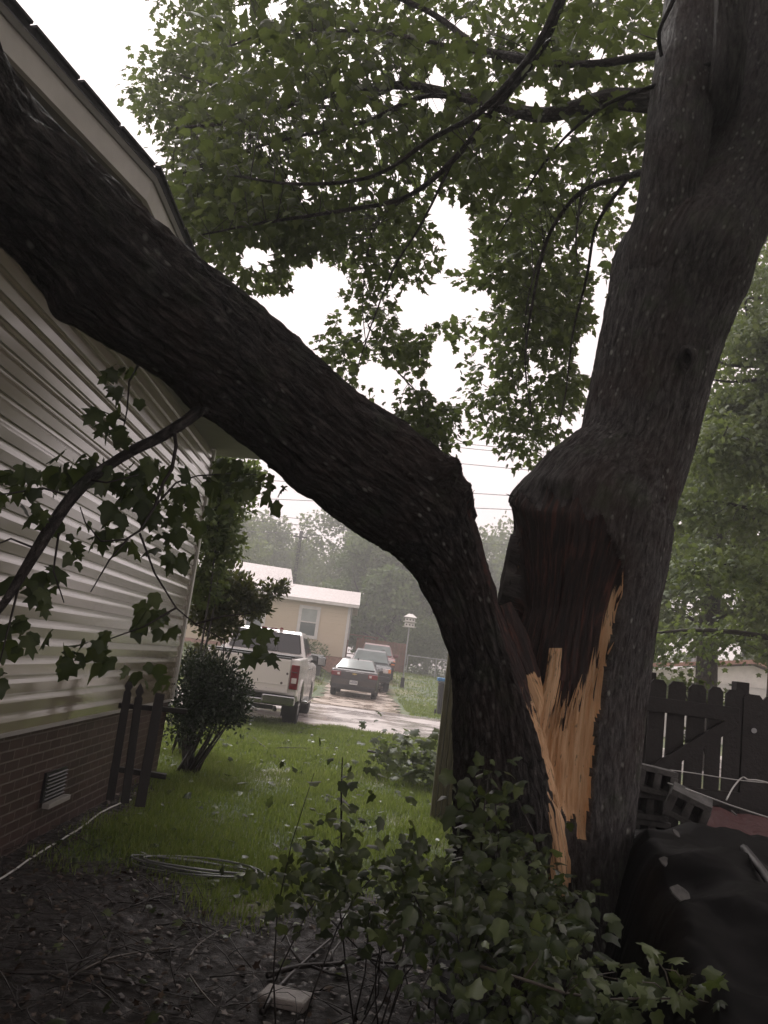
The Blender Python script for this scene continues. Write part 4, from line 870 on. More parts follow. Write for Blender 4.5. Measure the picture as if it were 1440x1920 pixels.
def stick(label, pts, r0, side=2, mat='twig', cat='stick', g=True, grp=None):
    A = [G(*p) if len(p) == 2 else P(*p) for p in pts]; A = [Vector((a.x, a.y, max(a.z, gz(a.x, a.y))+r0+.012*(i % 2))) for i, a in enumerate(A)]; A = [Vector(a) for a in crom([list(a) for a in A], 4)]
    mm = MB(); L = [a-A[0] for a in A]; n = len(L); mm.tube(L, [r0*(1-.6*i/(n-1)) for i in range(n)], 6)
    for k in range(side):
        i = int(n*(.3+.5*k/max(1, side))); d = (L[min(i+1, n-1)]-L[i]).normalized(); sd_ = Vector((-d.y, d.x, .25))*(1 if k % 2 else -1); ln = (L[-1]-L[0]).length*.22
        mm.tube([L[i], L[i]+(d*.5+sd_*.6)*ln*.5+Vector((0, 0, .01)), L[i]+(d+sd_*.8)*ln+Vector((0, 0, .02))], [r0*.55, r0*.4, r0*.2], 5)
    o = mm.build('fallen_stick', M[mat], smooth=True); o.location = A[0]; tag(o, label, cat, grp); return o
stick('forked dark twig on the bright lawn near the white pickup', [(472, 1382), (488, 1398), (505, 1410), (528, 1432)], .016, 2)
stick('curved thick dark branch sweeping over the soil to the shrub', [(500, 1836), (560, 1824), (640, 1812), (720, 1795), (780, 1762)], .016, 3)
stick('dark branch rising steeply from the paving stone', [(490, 1905), (525, 1860), (580, 1800), (650, 1745)], .014, 2)
stick('long pale root-like stick ending in a hook on the left soil', [(145, 1828), (200, 1806), (260, 1788), (330, 1784)], .006, 1, 'twig_pale')
stick('pale bent stick pointing to the shrub in the middle of the soil', [(352, 1800), (370, 1780), (395, 1757), (412, 1750)], .006, 1, 'twig_pale')
stick('thin hooked twig standing in a curve on the left soil', [(118, 1775), (115, 1745), (125, 1718), (142, 1712)], .004, 0)
stick('thin pale stick trailing from the bent one at bottom', [(355, 1830), (375, 1865), (410, 1895), (440, 1910)], .005, 0, 'twig_pale')
stick('straight slim stick at the bottom left, brown and wet', [(125, 1890), (160, 1873), (195, 1862)], .005, 1)
stick('pair of crossed dark sticks by the coiled hose', [(245, 1702), (290, 1690), (350, 1676), (400, 1672)], .006, 2)
stick('wet brown stick lying from the lawn edge to the shrub', [(290, 1738), (360, 1736), (420, 1752), (470, 1740)], .006, 2)
stick('long low dark bough flat on the ground at bottom left', [(-20, 1830), (60, 1838), (140, 1832), (230, 1850), (300, 1862)], .012, 3)
stick('short forked twig on the lawn near the fence post', [(768, 1478), (790, 1468), (802, 1455)], .010, 1)
stick('dark bare stick across the lawn edge of the road', [(692, 1404), (720, 1412), (752, 1418)], .014, 1)
# litter: wet leaves and crumbs of wood
def scatter(n, f): 
    out = []
    while len(out) < n:
        p = f();
        if rng.random() < float(soil_f(p[0], p[1])): out.append(p)
    return np.array(out)
def litter(name, n, size, mat, tmpl, lo, hi, tn, zr=.03):
    C = scatter(n, lambda: (rng.uniform(lo[0], hi[0]), lo[1]+(hi[1]-lo[1])*rng.random()**1.4)); z = ground_z(C[:, 0], C[:, 1])+rng.uniform(.006, zr, n); C = np.column_stack([C, z])
    T = np.stack([rng.normal(0, 1, n), rng.normal(0, 1, n), rng.normal(0, .25, n)], -1); Nn = np.stack([rng.normal(0, .35, n), rng.normal(0, .35, n), np.ones(n)], -1)
    o = leaf_cloud(name, C, T, Nn, rng.uniform(size*.5, size*1.3, n), mat, None, tmpl, tint=rng.normal(tn, .25, n)); o['kind'] = 'stuff'; return tag(o, None, None)
tag(litter('leaf_litter', 7000, .038, 'dead_leaf', SIMPLE, (-3, 1.9), (2.2, 8.5), .35), 'wet brown leaf litter over the bare soil', 'litter')
tag(litter('leaf_litter', 260, .06, 'leaf_low', MAPLE, (-2.2, 2), (1.6, 7), .45, .04), 'fresh green leaves torn down onto the bare soil', 'litter')
def lawn_litter():
    C = np.column_stack([rng.uniform(-3, 2, 480), rng.uniform(5, 17, 480)]); C = C[rng.random(480) > soil_f(C[:, 0], C[:, 1])]; n = len(C); C = np.column_stack([C, ground_z(C[:, 0], C[:, 1])+rng.uniform(.03, .07, n)])
    T = np.stack([rng.normal(0, 1, n), rng.normal(0, 1, n), rng.normal(0, .3, n)], -1); Nn = np.stack([rng.normal(0, .4, n), rng.normal(0, .4, n), np.ones(n)], -1)
    o = leaf_cloud('leaf_litter', C, T, Nn, rng.uniform(.05, .11, n), 'leaf_low', None, MAPLE2, tint=rng.normal(.45, .3, n)); o['kind'] = 'stuff'; tag(o, 'storm-torn leaves lying on the lawn grass', 'litter')
lawn_litter()
tw = []
for k in range(900):
    x, y = rng.uniform(-2.3, 1.2), 2.2+4.2*rng.random()**1.2
    if rng.random() > float(soil_f(x, y)): continue
    a = rng.uniform(0, math.pi); L = rng.uniform(.05, .38); z = gz(x, y)+.012; dx, dy = math.cos(a)*L/2, math.sin(a)*L/2; tw.append((bez((x-dx, y-dy, z), (x+dx, y+dy, z+rng.uniform(0, .05)), .03, .12, 5), rng.uniform(.0015, .004), .001))
o = twigs('twig_litter', tw, M['twig'], None, 4); o['kind'] = 'stuff'; tag(o, 'thin broken twigs strewn on the soil', 'twigs')
# lawn grass
def lawn(n, x0, x1, y0, y1, h0, h1, w, name, label, pw=1.0, cond=None):
    x = rng.uniform(x0, x1, n); y = y0+(y1-y0)*rng.random(n)**pw
    k = rng.random(n) > soil_f(x, y)*1.02; 
    if cond is not None: k &= cond(x, y)
    clump = np.vectorize(lambda a, b: noise.noise((a*1.6, b*1.6, 2)))(x, y); k &= rng.random(n) < .75+.6*clump
    x, y, clump = x[k], y[k], clump[k]; n = len(x); h = rng.uniform(h0, h1, n)*(1+.7*clump); a = rng.uniform(0, 2*math.pi, n); b = rng.uniform(0, 2*math.pi, n); ln = rng.uniform(.1, .75, n)*h
    w_ = w*rng.uniform(.6, 1.3, n); bx_, by_ = np.cos(a)*w_/2, np.sin(a)*w_/2; z = ground_z(x, y); dx, dy = np.cos(b)*ln, np.sin(b)*ln
    V = np.stack([np.stack([x-bx_, y-by_, z], -1), np.stack([x+bx_, y+by_, z], -1), np.stack([x+bx_*.8+dx*.35, y+by_*.8+dy*.35, z+h*.6], -1), np.stack([x-bx_*.8+dx*.35, y-by_*.8+dy*.35, z+h*.6], -1), np.stack([x+dx, y+dy, z+h], -1)], 1)
    Fc = (np.array([[0, 1, 2], [0, 2, 3], [3, 2, 4]])[None]+(np.arange(n)*5)[:, None, None]).reshape(-1, 3)
    o = mesh_obj(name, V.reshape(-1, 3), Fc, M['grass_blade'], attrs={'tint': ('FLOAT', np.repeat(np.clip(rng.normal(.45, .22, n)+.25*clump, 0, 1), 5))}); o['kind'] = 'stuff'; return tag(o, label, 'grass')
lawn(95000, -2.6, 1.4, 4.6, 10.5, .03, .075, .007, 'grass', 'wet green lawn grass beyond the bare soil', 1.25)
lawn(75000, -4.2, 2.2, 10.5, 17.7, .04, .09, .014, 'grass', 'bright lawn grass up to the road edge')
lawn(5000, -2.6, 1.0, 2.6, 6.2, .02, .05, .006, 'grass', 'sparse grass tufts in the bare soil') if 0 else None
lawn(30000, -7, 9, 25.4, 34, .04, .09, .03, 'grass', 'short grass beside the driveway across the road', 1, lambda x, y: (x < -1.8) | (x > 1.55))
lawn(26000, -14, 14, 34, 56, .05, .10, .06, 'grass', 'short grass before the tan house and chain-link fence', 1, lambda x, y: ((x < -1.8) | (x > 1.55)) & ~((x < -.6) & (y > 43.8)))
# ------------------------------------------------------------ vehicles (local: rear at y=0, nose towards +y)
def wheel(veh, x, y, r, w, hubmat='alloy', spokes=6):
    s_ = 1 if x > 0 else -1
    ty = MB(); prof = [(r*.62, -w/2), (r*.92, -w/2), (r, -w*.38), (r, w*.38), (r*.92, w/2), (r*.62, w/2)]; n = 32; V = []; Fc = []
    for rr, xx in prof:
        for k in range(n): a = k/n*2*math.pi; V.append((x+xx, y+rr*math.cos(a), r+rr*math.sin(a)))
    for j in range(len(prof)):
        for k in range(n): j2 = (j+1) % len(prof); Fc.append((j*n+k, j*n+(k+1) % n, j2*n+(k+1) % n, j2*n+k))
    wh = ty.add(V, Fc).build('wheel', M['rubber'], veh, smooth=True)
    mm = MB(); mm.cyl((x-s_*.02, y, r), (x+s_*(w/2-.05), y, r), r*.63, n=24); mm.cyl((x, y, r), (x+s_*(w/2-.01), y, r), r*.14, n=12)
    for k in range(spokes): a = k/spokes*2*math.pi; mm.bar((x+s_*(w/2-.03), y, r), (x+s_*(w/2-.03), y+math.cos(a)*r*.6, r+math.sin(a)*r*.6), .05, .05, up=Vector((1, 0, 0)))
    mm.build('rim', M[hubmat], wh)
def arch(cy, r, zb, n=9):   # outline points of a wheel opening, rearwards to forwards
    a0 = math.asin(max(-1, min(1, (zb-.36)/r))); return [(cy-r*math.cos(a0+(math.pi-2*a0)*i/n), .36+r*math.sin(a0+(math.pi-2*a0)*i/n)) for i in range(n+1)]
def text_obj(name, s, size, loc, rot, mat, parent):
    cu = bpy.data.curves.new(name, 'FONT'); cu.body = s; cu.size = size; cu.extrude = .003; cu.align_x = 'CENTER'; cu.align_y = 'CENTER'
    o = bpy.data.objects.new(name, cu); COL.objects.link(o); o.parent = parent; o.location = loc; o.rotation_euler = rot; cu.materials.append(M[mat]); return o
def pickup():
    t = empty('pickup_truck', (P(458, 1300, 15.9).x, 15.9, .02), label='white crew-cab pickup parked on the wet road, tailgate towards the yard', category='pickup truck')
    wA, rA = .97, .50
    pr = [(.06, .60), (.06, 1.12), (.10, 1.31), (2.10, 1.34), (2.12, 1.25), (4.35, 1.23), (5.45, 1.15), (5.72, 1.02), (5.78, .55), (5.5, .42)]+[(y, z) for y, z in arch(4.75, rA, .42)[::-1]]+[(4.2, .42), (1.9, .44)]+[(y, z) for y, z in arch(1.22, rA, .46)[::-1]]+[(.5, .58)]
    MB().prism(pr, wA).build('body', M['paint_white'], t, bevel=.035, seg=3)
    wc = lambda z: .93-.20*max(0, z-1.25)/.62
    cab = MB().prism([(2.16, 1.24), (2.16, 1.36), (2.38, 1.80), (2.52, 1.875), (3.6, 1.885), (3.85, 1.84), (4.60, 1.26)], wc).build('cab', M['paint_white'], t, bevel=.03, seg=3)
    g = MB(); zz = [1.40, 1.79]; yy = [2.16+.22*(z-1.36)/.44 for z in zz]
    xb, xt = wc(1.40)-.10, wc(1.79)-.09
    for a, b in ((-1, -.36), (-.345, .345), (.36, 1)): g.quad((xb*a, yy[0]-.012, 1.40), (xb*b, yy[0]-.012, 1.40), (xt*b, yy[1]-.012, 1.79), (xt*a, yy[1]-.012, 1.79), .008)
    rw = g.build('rear_window', M['glass_dark'], t)
    MB().quad((-xb-.03, yy[0]-.006, 1.375), (xb+.03, yy[0]-.006, 1.375), (xt+.03, yy[1]-.004, 1.815), (-xt-.03, yy[1]-.004, 1.815), .004).build('seal', M['plastic_black'], rw)
    for sx in (-1, 1):
        for y0, y1, y2, y3 in ((2.42, 3.20, 3.20, 2.62), (3.28, 4.26, 3.78, 3.28)):
            a, b, c, d = [(sx*(wc(z)+.004), y, z) for y, z in ((y0, 1.36), (y1, 1.36), (y2, 1.76), (y3, 1.76))]
            (MB().quad(a, b, c, d, .008*sx)).build('side_window', M['glass_dark'], t)
        for y in (2.5, 3.3): MB().box((sx*(wA+.004), y+.62, .86), (.010, .74, .62)).build('door', M['paint_white'], t, bevel=.02) ; 
        for y in (2.62, 3.55): MB().box((sx*(wA+.022), y+.02, 1.10), (.03, .18, .035)).build('door_handle', M['chrome'], t, bevel=.008)
        tl = MB().box((sx*.895, .065, .965), (.16, .10, .46)).build('tail_light', M['lamp_red'], t, bevel=.015)
        MB().box((sx*.895, .012, .90), (.10, .014, .10)).build('reverse_light', M['lamp_white'], tl, bevel=.004)
        MB().box((sx*.895, .012, 1.06), (.11, .014, .012)).build('light_divider', M['chrome'], tl)
        mr = MB().box((sx*1.16, 3.98, 1.29), (.22, .12, .22)).build('mirror', M['plastic_black'], t, bevel=.03)
        MB().box((sx*1.17, 3.915, 1.29), (.17, .012, .17)).build('mirror_glass', M['chrome'], mr, bevel=.004); MB().bar((sx*.90, 4.02, 1.27), (sx*1.08, 3.99, 1.27), .05).build('arm', M['plastic_black'], mr)
        aw = arch(1.22, rA+.03, .50, 14); mm = MB()
        for i in range(len(aw)-1): mm.bar((sx*(wA+.006), *aw[i]), (sx*(wA+.006), *aw[i+1]), .05, .04, up=Vector((1, 0, 0)))
        mm.build('wheel_arch', M['paint_white'], t)
        MB().box((sx*.80, .92, .33), (.30, .015, .34)).build('mud_flap', M['rubber'], t)
        MB().box((sx*1.02, 3.0, .42), (.14, 2.1, .05)).build('running_board', M['chrome'], t, bevel=.015)
    tg = MB().box((0, .045, .96), (1.60, .05, .64)).build('tailgate', M['tailgate_paint'], t, bevel=.02, seg=3)
    MB().box((0, .016, 1.20), (.30, .02, .14)).build('handle', M['plastic_black'], tg, bevel=.012); MB().box((0, .008, 1.165), (.22, .02, .03)).build('latch', M['metal_dark'], tg, bevel=.006)
    MB().box((0, .016, .80), (1.52, .008, .012)).build('crease', M['paint_white'], tg); MB().box((0, .06, 1.305), (1.60, .06, .03)).build('tailgate_cap', M['plastic_black'], tg, bevel=.008)
    MB().box((0, 1.12, 1.345), (1.70, 1.98, .03)).build('bed_cover', M['plastic_black'], t, bevel=.01)
    bp_ = MB(); bp_.box((-.66, -.05, .52), (.62, .16, .17)); bp_.box((.66, -.05, .52), (.62, .16, .17)); bp_.box((0, -.04, .47), (.72, .12, .10)); bp_.build('rear_bumper', M['chrome'], t, bevel=.03, seg=3)
    MB().box((0, -.03, .615), (1.9, .12, .024)).build('bumper_step', M['plastic_black'], t, bevel=.008); MB().box((0, .03, .54), (.66, .06, .16)).build('plate_recess', M['plastic_black'], t)
    MB().box((0, -.008, .55), (.30, .01, .13)).build('licence_plate', M['metal_dark'], t, bevel=.004)
    mm = MB(); mm.bar((0, -.12, .36), (0, .3, .36), .07); mm.box((0, .25, .35), (1.1, .08, .08)); mm.cyl((0, -.09, .38), (0, -.09, .44), .028); mm.build('tow_hitch', M['metal_dark'], t)
    MB().cyl((.55, .55, .33), (.62, .0, .33), .035).build('exhaust', M['metal_dark'], t)
    mm = MB(); mm.cyl((-.75, 1.22, .38), (.75, 1.22, .38), .05); 
    for k in range(14): a = k/14*2*math.pi; mm.bar((0, 1.22, .38), (0, 1.22+.13*math.cos(a), .38+.13*math.sin(a)), .16, .06, up=Vector((1, 0, 0)))
    mm.build('rear_axle', M['metal_dark'], t); MB().box((0, 3.1, .50), (1.2, 4.2, .16)).build('frame', M['metal_dark'], t)
    bl = MB().box((0, 2.46, 1.888), (.34, .07, .035)).build('brake_light', M['lamp_red'], t, bevel=.006); MB().box((0, 2.42, 1.89), (.09, .01, .02)).build('lens', M['lamp_white'], bl)
    MB().cyl((.26, 2.50, 1.885), (.26, 2.50, 1.93), .05, .03).build('clearance_light', M['lamp_red'], t)
    for x in (-.83, .83):
        for y in (1.22, 4.75): wheel(t, x, y, .40, .29)
    return t
pickup()
def sedan():
    c = P(659, 1310, 31.0); t = empty('sedan', (c.x, 31.0, gz(c.x, 31)+.03), R(-2), label='dark taupe sedan parked nose away on the driveway, red tail lights', category='car'); wA = .87
    pr = [(.02, .34), (.0, .66), (.05, .94), (.12, 1.005), (.60, 1.04), (3.55, .98), (4.45, .84), (4.74, .62), (4.76, .32)]+arch(3.85, .37, .24)[::-1]+[(3.3, .22), (1.6, .22)]+arch(1.05, .37, .24)[::-1]+[(.45, .30)]
    MB().prism([(y, z) for y, z in pr], wA).build('body', M['paint_taupe'], t, bevel=.05, seg=3)
    wc = lambda z: .82-.24*max(0, z-1.0)/.43
    MB().prism([(.52, 1.0), (1.25, 1.37), (1.55, 1.43), (2.6, 1.44), (2.85, 1.40), (3.65, .96)], wc).build('cabin', M['paint_taupe'], t, bevel=.04, seg=3)
    a = (-.70, .655, 1.055); MB().quad((-.72, .60, 1.062), (.72, .60, 1.062), (.585, 1.24, 1.385), (-.585, 1.24, 1.385), .008).build('rear_window', M['glass_window'], t)
    for sx in (-1, 1):
        for y0, y1, y2, y3 in ((1.05, 1.98, 1.98, 1.42), (2.05, 3.25, 2.68, 2.05)):
            MB().quad(*[(sx*(wc(z)+.004), y, z) for y, z in ((y0, 1.05), (y1, 1.05), (y2, 1.36), (y3, 1.36))], .008*sx).build('side_window', M['glass_dark'], t)
        tl = MB().box((sx*.69, .03, .835), (.36, .10, .17)).build('tail_light', M['lamp_red'], t, bevel=.03); MB().box((sx*.60, -.022, .835), (.09, .012, .08)).build('reverse_light', M['lamp_white'], tl, bevel=.01)
        MB().box((sx*.93, 3.1, 1.03), (.16, .10, .12)).build('mirror', M['paint_taupe'], t, bevel=.03)
    MB().box((0, -.006, .56), (.40, .03, .20)).build('plate_recess', M['plastic_black'], t, bevel=.01)
    lp = MB().box((0, -.026, .56), (.30, .012, .15)).build('licence_plate', M['plate'], t, bevel=.004)
    mm = MB()
    for i in range(6): mm.box((-.105+i*.042, -.034, .555), (.022, .004, .055))
    mm.box((0, -.034, .61), (.14, .004, .016)); mm.build('characters', M['plate_ink'], lp)
    MB().box((0, .02, .36), (1.66, .10, .17)).build('lower_bumper', M['plastic_black'], t, bevel=.03); MB().box((0, .004, .705), (1.6, .03, .012)).build('seam', M['plastic_black'], t)
    MB().box((0, .02, .935), (.7, .03, .025)).build('trunk_trim', M['chrome'], t, bevel=.006)
    mm = MB(); mm.box((0, -.012, .87), (.17, .02, .034)); mm.box((0, -.012, .87), (.065, .024, .062)); mm.build('emblem', M['gold'], t)
    MB().box((0, 1.5, 1.45), (.05, .14, .05)).build('antenna_fin', M['plastic_black'], t, bevel=.01)
    for x in (-.78, .78):
        for y in (1.05, 3.85): wheel(t, x, y, .32, .21)
sedan()
def suv(loc, rz, label, paint, nose):
    t = empty('suv', loc, rz, label=label, category='suv'); wA = .95
    pr = [(.05, .45), (.02, .80), (.08, 1.02), (.30, 1.14), (1.15, 1.22), (4.75, 1.20), (4.86, .8), (4.84, .45)]+arch(3.9, .45, .36)[::-1]+[(3.3, .34), (1.6, .34)]+arch(.98, .45, .36)[::-1]+[(.45, .40)]
    MB().prism(pr, wA).build('body', M[paint], t, bevel=.06, seg=3)
    wc = lambda z: .90-.20*max(0, z-1.15)/.65
    MB().prism([(1.05, 1.18), (1.78, 1.74), (2.0, 1.82), (4.35, 1.83), (4.6, 1.76), (4.80, 1.16)], wc).build('cabin', M[paint], t, bevel=.05, seg=3)
    MB().quad((-.80, 1.13, 1.262), (.80, 1.13, 1.262), (.665, 1.75, 1.735), (-.665, 1.75, 1.735), .008).build('windshield', M['glass_window'], t)
    for sx in (-1, 1):
        for y0, y1, y2, y3 in ((1.35, 2.5, 2.5, 1.95), (2.58, 3.5, 3.5, 2.58), (3.6, 4.55, 4.4, 3.6)):
            MB().quad(*[(sx*(wc(z)+.004), y, z) for y, z in ((y0, 1.26), (y1, 1.26), (y2, 1.72), (y3, 1.72))], .008*sx).build('side_window', M['glass_dark'], t)
        hl = MB().box((sx*.72, .06, .93), (.34, .14, .20)).build('headlight', M['lamp_white'], t, bevel=.03); MB().box((sx*.87, .03, .93), (.12, .12, .17)).build('turn_signal', M['lamp_amber'], hl, bevel=.02)
        mr = MB().box((sx*1.06, 1.55, 1.28), (.22, .12, .18)).build('mirror', M['plastic_black' if nose else paint], t, bevel=.03)
        MB().bar((sx*.86, 1.58, 1.25), (sx*1.0, 1.56, 1.27), .05).build('arm', M['plastic_black'], mr)
        if nose: MB().box((sx*1.06, 1.485, 1.25), (.17, .02, .07)).build('turn_signal', M['lamp_amber'], mr, bevel=.008)
        MB().bar((sx*.60, 2.2, 1.865), (sx*.60, 4.3, 1.875), .04).build('roof_rail', M['metal_dark'], t)
    MB().box((0, .02, .90), (1.0, .06, .22)).build('grille', M['chrome' if nose else 'plastic_black'], t, bevel=.02); MB().box((0, .0, .58), (1.8, .16, .22)).build('front_bumper', M['plastic_black'], t, bevel=.04)
    for x in (-.83, .83):
        for y in (.98, 3.9): wheel(t, x, y, .37, .25)
c = P(690, 1290, 37.4); suv((c.x, 37.4, gz(c.x, 38.5)+.03), R(1), 'dark suv facing the yard with orange mirror lamps, right behind the taupe sedan', 'paint_dark', True)
suv((c.x+.35, 43.2, gz(.5, 45)+.02), R(2), 'maroon suv farthest along the driveway, only its roof above the dark one', 'paint_maroon', False)

# ------------------------------------------------------------ tan house across the road
c = P(645, 1236, 44.0); HZ = 1.42; th = empty('manufactured_house', (c.x, 44.0, HZ), R(1.2), label='tan clapboard single-storey house with pale roof behind the pickup', category='house')
L, Dp, wh = 21.0, 8.2, 2.72
MB().box((-L/2, Dp/2, wh/2), (L, Dp, wh)).build('wall', M['tan_clapboard'], th)
MB().box((-L/2, Dp/2, -.42), (L-.06, Dp-.06, .835)).build('brick_skirt', M['brick_skirt'], th)
mm = MB(); V = [(-L-.4, -.42, wh-.02), (.42, -.42, wh-.02), (.42, Dp/2, wh+1.02), (-L-.4, Dp/2, wh+1.02), (-L-.4, Dp+.42, wh-.02), (.42, Dp+.42, wh-.02)]
V = V+[(x, y, z+.12) for x, y, z in V]
mm.add(V, [(0, 3, 2, 1), (3, 4, 5, 2), (6, 7, 8, 9), (9, 8, 11, 10), (0, 1, 7, 6), (4, 10, 11, 5), (1, 2, 8, 7), (2, 5, 11, 8), (0, 6, 9, 3), (3, 9, 10, 4)])
mm.build('roof', M['grey_shingle'], th); MB().box((-L/2, -.435, wh+.03), (L+.82, .03, .17)).build('fascia', M['white_trim'], th)
mm = MB(); mm.bar((.43, -.43, wh+.03), (.43, Dp/2, wh+1.07), .03, .17); mm.bar((.43, Dp/2, wh+1.07), (.43, Dp+.43, wh+.03), .03, .17); mm.build('rake_board', M['white_trim'], th)
MB().add([(-.03, 0, wh), (-.03, Dp, wh), (-.03, Dp/2, wh+1.0), (-.2, 0, wh), (-.2, Dp, wh), (-.2, Dp/2, wh+1.0)], [(0, 1, 2), (5, 4, 3), (0, 3, 4, 1), (1, 4, 5, 2), (2, 5, 3, 0)]).build('gable', M['tan_clapboard'], th)
mm = MB(); mm.box((-.06, -.012, wh/2), (.13, .03, wh)); mm.box((.012, .06, wh/2), (.03, .13, wh)); mm.build('corner_trim', M['white_trim'], th)
MB().box((.06, 1.2, 1.5), (.10, .45, 1.0)).build('meter_box', M['galv'], th, bevel=.02); MB().cyl((.07, 1.2, 1.9), (.07, 1.2, 3.1), .03).build('conduit', M['galv'], th)
def win(x, w_, h_, z):
    o = MB()
    for dx, dz, sx, sz in ((-w_/2, 0, .17, h_+.17), (w_/2, 0, .17, h_+.17), (0, h_/2, w_-.17, .17), (0, -h_/2, w_-.17, .17), (0, 0, w_-.17, .07)): o.box((x+dx, -.03, z+dz), (sx, .06, sz))
    o = o.build('window', M['white_trim'], th, bevel=.006)
    MB().box((x, -.012, z-h_*.25), (w_-.13, .02, h_*.5)).build('pane', M['glass_window'], o); MB().box((x, -.012, z+h_*.25), (w_-.13, .02, h_*.5)).build('pane', M['curtain_pale'], o)
for x in (-2.15, -5.0, -8.5, -14.5): win(x, .98, 1.55, 1.62)
dr = MB().box((-11.4, -.03, 1.05), (1.0, .06, 2.1)).build('door', M['white_trim'], th, bevel=.01); MB().cyl((-11.05, -.06, 1.0), (-11.05, -.11, 1.0), .03).build('handle', M['metal_dark'], dr)
# cross gable over the porch
gx, gw = -6.9, 1.9
mm = MB(); mm.add([(gx-gw, -.75, wh+.05), (gx+gw, -.75, wh+.05), (gx, -.75, wh+.80), (gx-gw, -.6, wh+.05), (gx+gw, -.6, wh+.05), (gx, -.6, wh+.80)], [(0, 1, 2), (5, 4, 3), (0, 3, 4, 1), (1, 4, 5, 2), (2, 5, 3, 0)]); mm.build('porch_gable', M['tan_clapboard'], th)
mm = MB(); mm.add([(gx-gw-.3, -.85, wh-.04), (gx, -.85, wh+.88), (gx+gw+.3, -.85, wh-.04), (gx-gw-.3, 2.6, wh-.04), (gx, 2.6, wh+.88), (gx+gw+.3, 2.6, wh-.04)]+[(gx-gw-.3, -.85, wh+.08), (gx, -.85, wh+1.0), (gx+gw+.3, -.85, wh+.08), (gx-gw-.3, 2.6, wh+.08), (gx, 2.6, wh+1.0), (gx+gw+.3, 2.6, wh+.08)],
  [(0, 3, 4, 1), (1, 4, 5, 2), (6, 7, 10, 9), (7, 8, 11, 10), (0, 1, 7, 6), (1, 2, 8, 7), (2, 5, 11, 8), (0, 6, 9, 3), (3, 9, 10, 4), (4, 10, 11, 5)]); mm.build('porch_roof', M['grey_shingle'], th)
mm = MB(); mm.bar((gx-gw-.3, -.87, wh+.02), (gx, -.87, wh+.94), .03, .16, up=Vector((0, 1, 0))); mm.bar((gx, -.87, wh+.94), (gx+gw+.3, -.87, wh+.02), .03, .16, up=Vector((0, 1, 0))); mm.box((gx, -.80, wh), (gw*2+.4, .08, .18)); mm.build('porch_trim', M['white_trim'], th)
# another roof past it
o = empty('house', (-11.5, 58, 1.6), R(14), label='pale-roofed house half hidden behind the tan one, at its left', category='house')
MB().box((0, 0, 1.5), (10, 8, 3)).build('wall', M['tan_clapboard'], o); mm = MB()
mm.prism([(-4.6, 2.95), (0, 5.6), (4.6, 2.95), (4.4, 2.9), (0, 5.45), (-4.4, 2.9)], 5.5).build('roof', M['grey_shingle'], o); MB().prism([(-4, 3), (0, 5.3), (4, 3)], 5).build('gable', M['tan_clapboard'], o)
# house beyond the right fence
q = P(1300, 1262, 34); rh = empty('house', (q.x, 34, q.z-3.0), R(-8), label='low pale house with shallow brown roof seen over the right-hand fence', category='house')
MB().box((1.0, 2, 1.35), (8.5, 6, 2.7)).build('wall', M['white_trim'], rh)
MB().add([(-3.8, -1.5, 2.7), (2.0, -1.5, 3.62), (6.3, -1.5, 2.62), (-3.8, 5, 2.7), (2.0, 5, 3.62), (6.3, 5, 2.62)]+[(-3.8, -1.5, 2.84), (2.0, -1.5, 3.78), (6.3, -1.5, 2.78), (-3.8, 5, 2.84), (2.0, 5, 3.78), (6.3, 5, 2.78)],
  [(0, 3, 4, 1), (1, 4, 5, 2), (6, 7, 10, 9), (7, 8, 11, 10), (0, 1, 7, 6), (1, 2, 8, 7), (2, 5, 11, 8), (0, 6, 9, 3), (3, 9, 10, 4), (4, 10, 11, 5)]).build('roof', M['brick_skirt'], rh)
MB().prism([(0, 0), (.01, 0), (.01, .01)], 1) if 0 else None
MB().add([(-3.2, -1.0, 2.66), (5.6, -1.0, 2.66), (2.0, -1.0, 3.55), (-3.2, -.9, 2.66), (5.6, -.9, 2.66), (2.0, -.9, 3.55)], [(0, 1, 2), (5, 4, 3), (0, 3, 4, 1), (1, 4, 5, 2), (2, 5, 3, 0)]).build('gable', M['white_paint'], rh)
mm = MB(); mm.box((3.6, -1.05, 1.6), (1.0, .06, 1.1)); mm.build('window', M['glass_window'], rh); MB().cyl((.3, 1, 3.3), (.3, 1, 4.3), .18).build('chimney', M['galv'], rh)

# ------------------------------------------------------------ yard things across the road
def bin_(x, y, label, mat, h=1.05, w_=.6):
    z = gz(x, y); o = empty('trash_bin', (x, y, z), label=label, category='trash bin'); a = w_/2; b = a*.82
    MB().add([(-b, -b, .06), (b, -b, .06), (b, b, .06), (-b, b, .06), (-a, -a, h*.9), (a, -a, h*.9), (a, a, h*.9), (-a, a, h*.9)], [(3, 2, 1, 0), (4, 5, 6, 7), (0, 1, 5, 4), (1, 2, 6, 5), (2, 3, 7, 6), (3, 0, 4, 7)]).build('bin_body', M[mat], o, bevel=.02)
    MB().box((0, -.02, h*.95), (w_*1.08, w_*1.12, .07), rx=R(4)).build('lid', M[mat], o, bevel=.02)
    for s_ in (-1, 1): MB().cyl((s_*a*.9, a*.8, .1), (s_*(a*.9+.05), a*.8, .1), .1).build('wheel', M['rubber'], o)
    return o
q = P(590, 1240, 39.5); bin_(q.x, 39.5, 'dark wheeled trash bin between the pickup mirror and the tan house', 'plastic_black', 1.05, .75)
q = P(831, 1285, 27.5); bin_(q.x+.1, 27.5, 'small dark bin with bright blue lid past the fence post', 'plastic_black', 1.1, .5)
q = P(828, 1262, 27.5); o = MB().box((0, 0, 0), (.34, .34, .12)).build('blue_tub', M['blue_plastic'], bevel=.03); o.location = (q.x+.05, 27.5, 1.16); tag(o, 'bright blue tub on top of the small dark bin', 'tub')
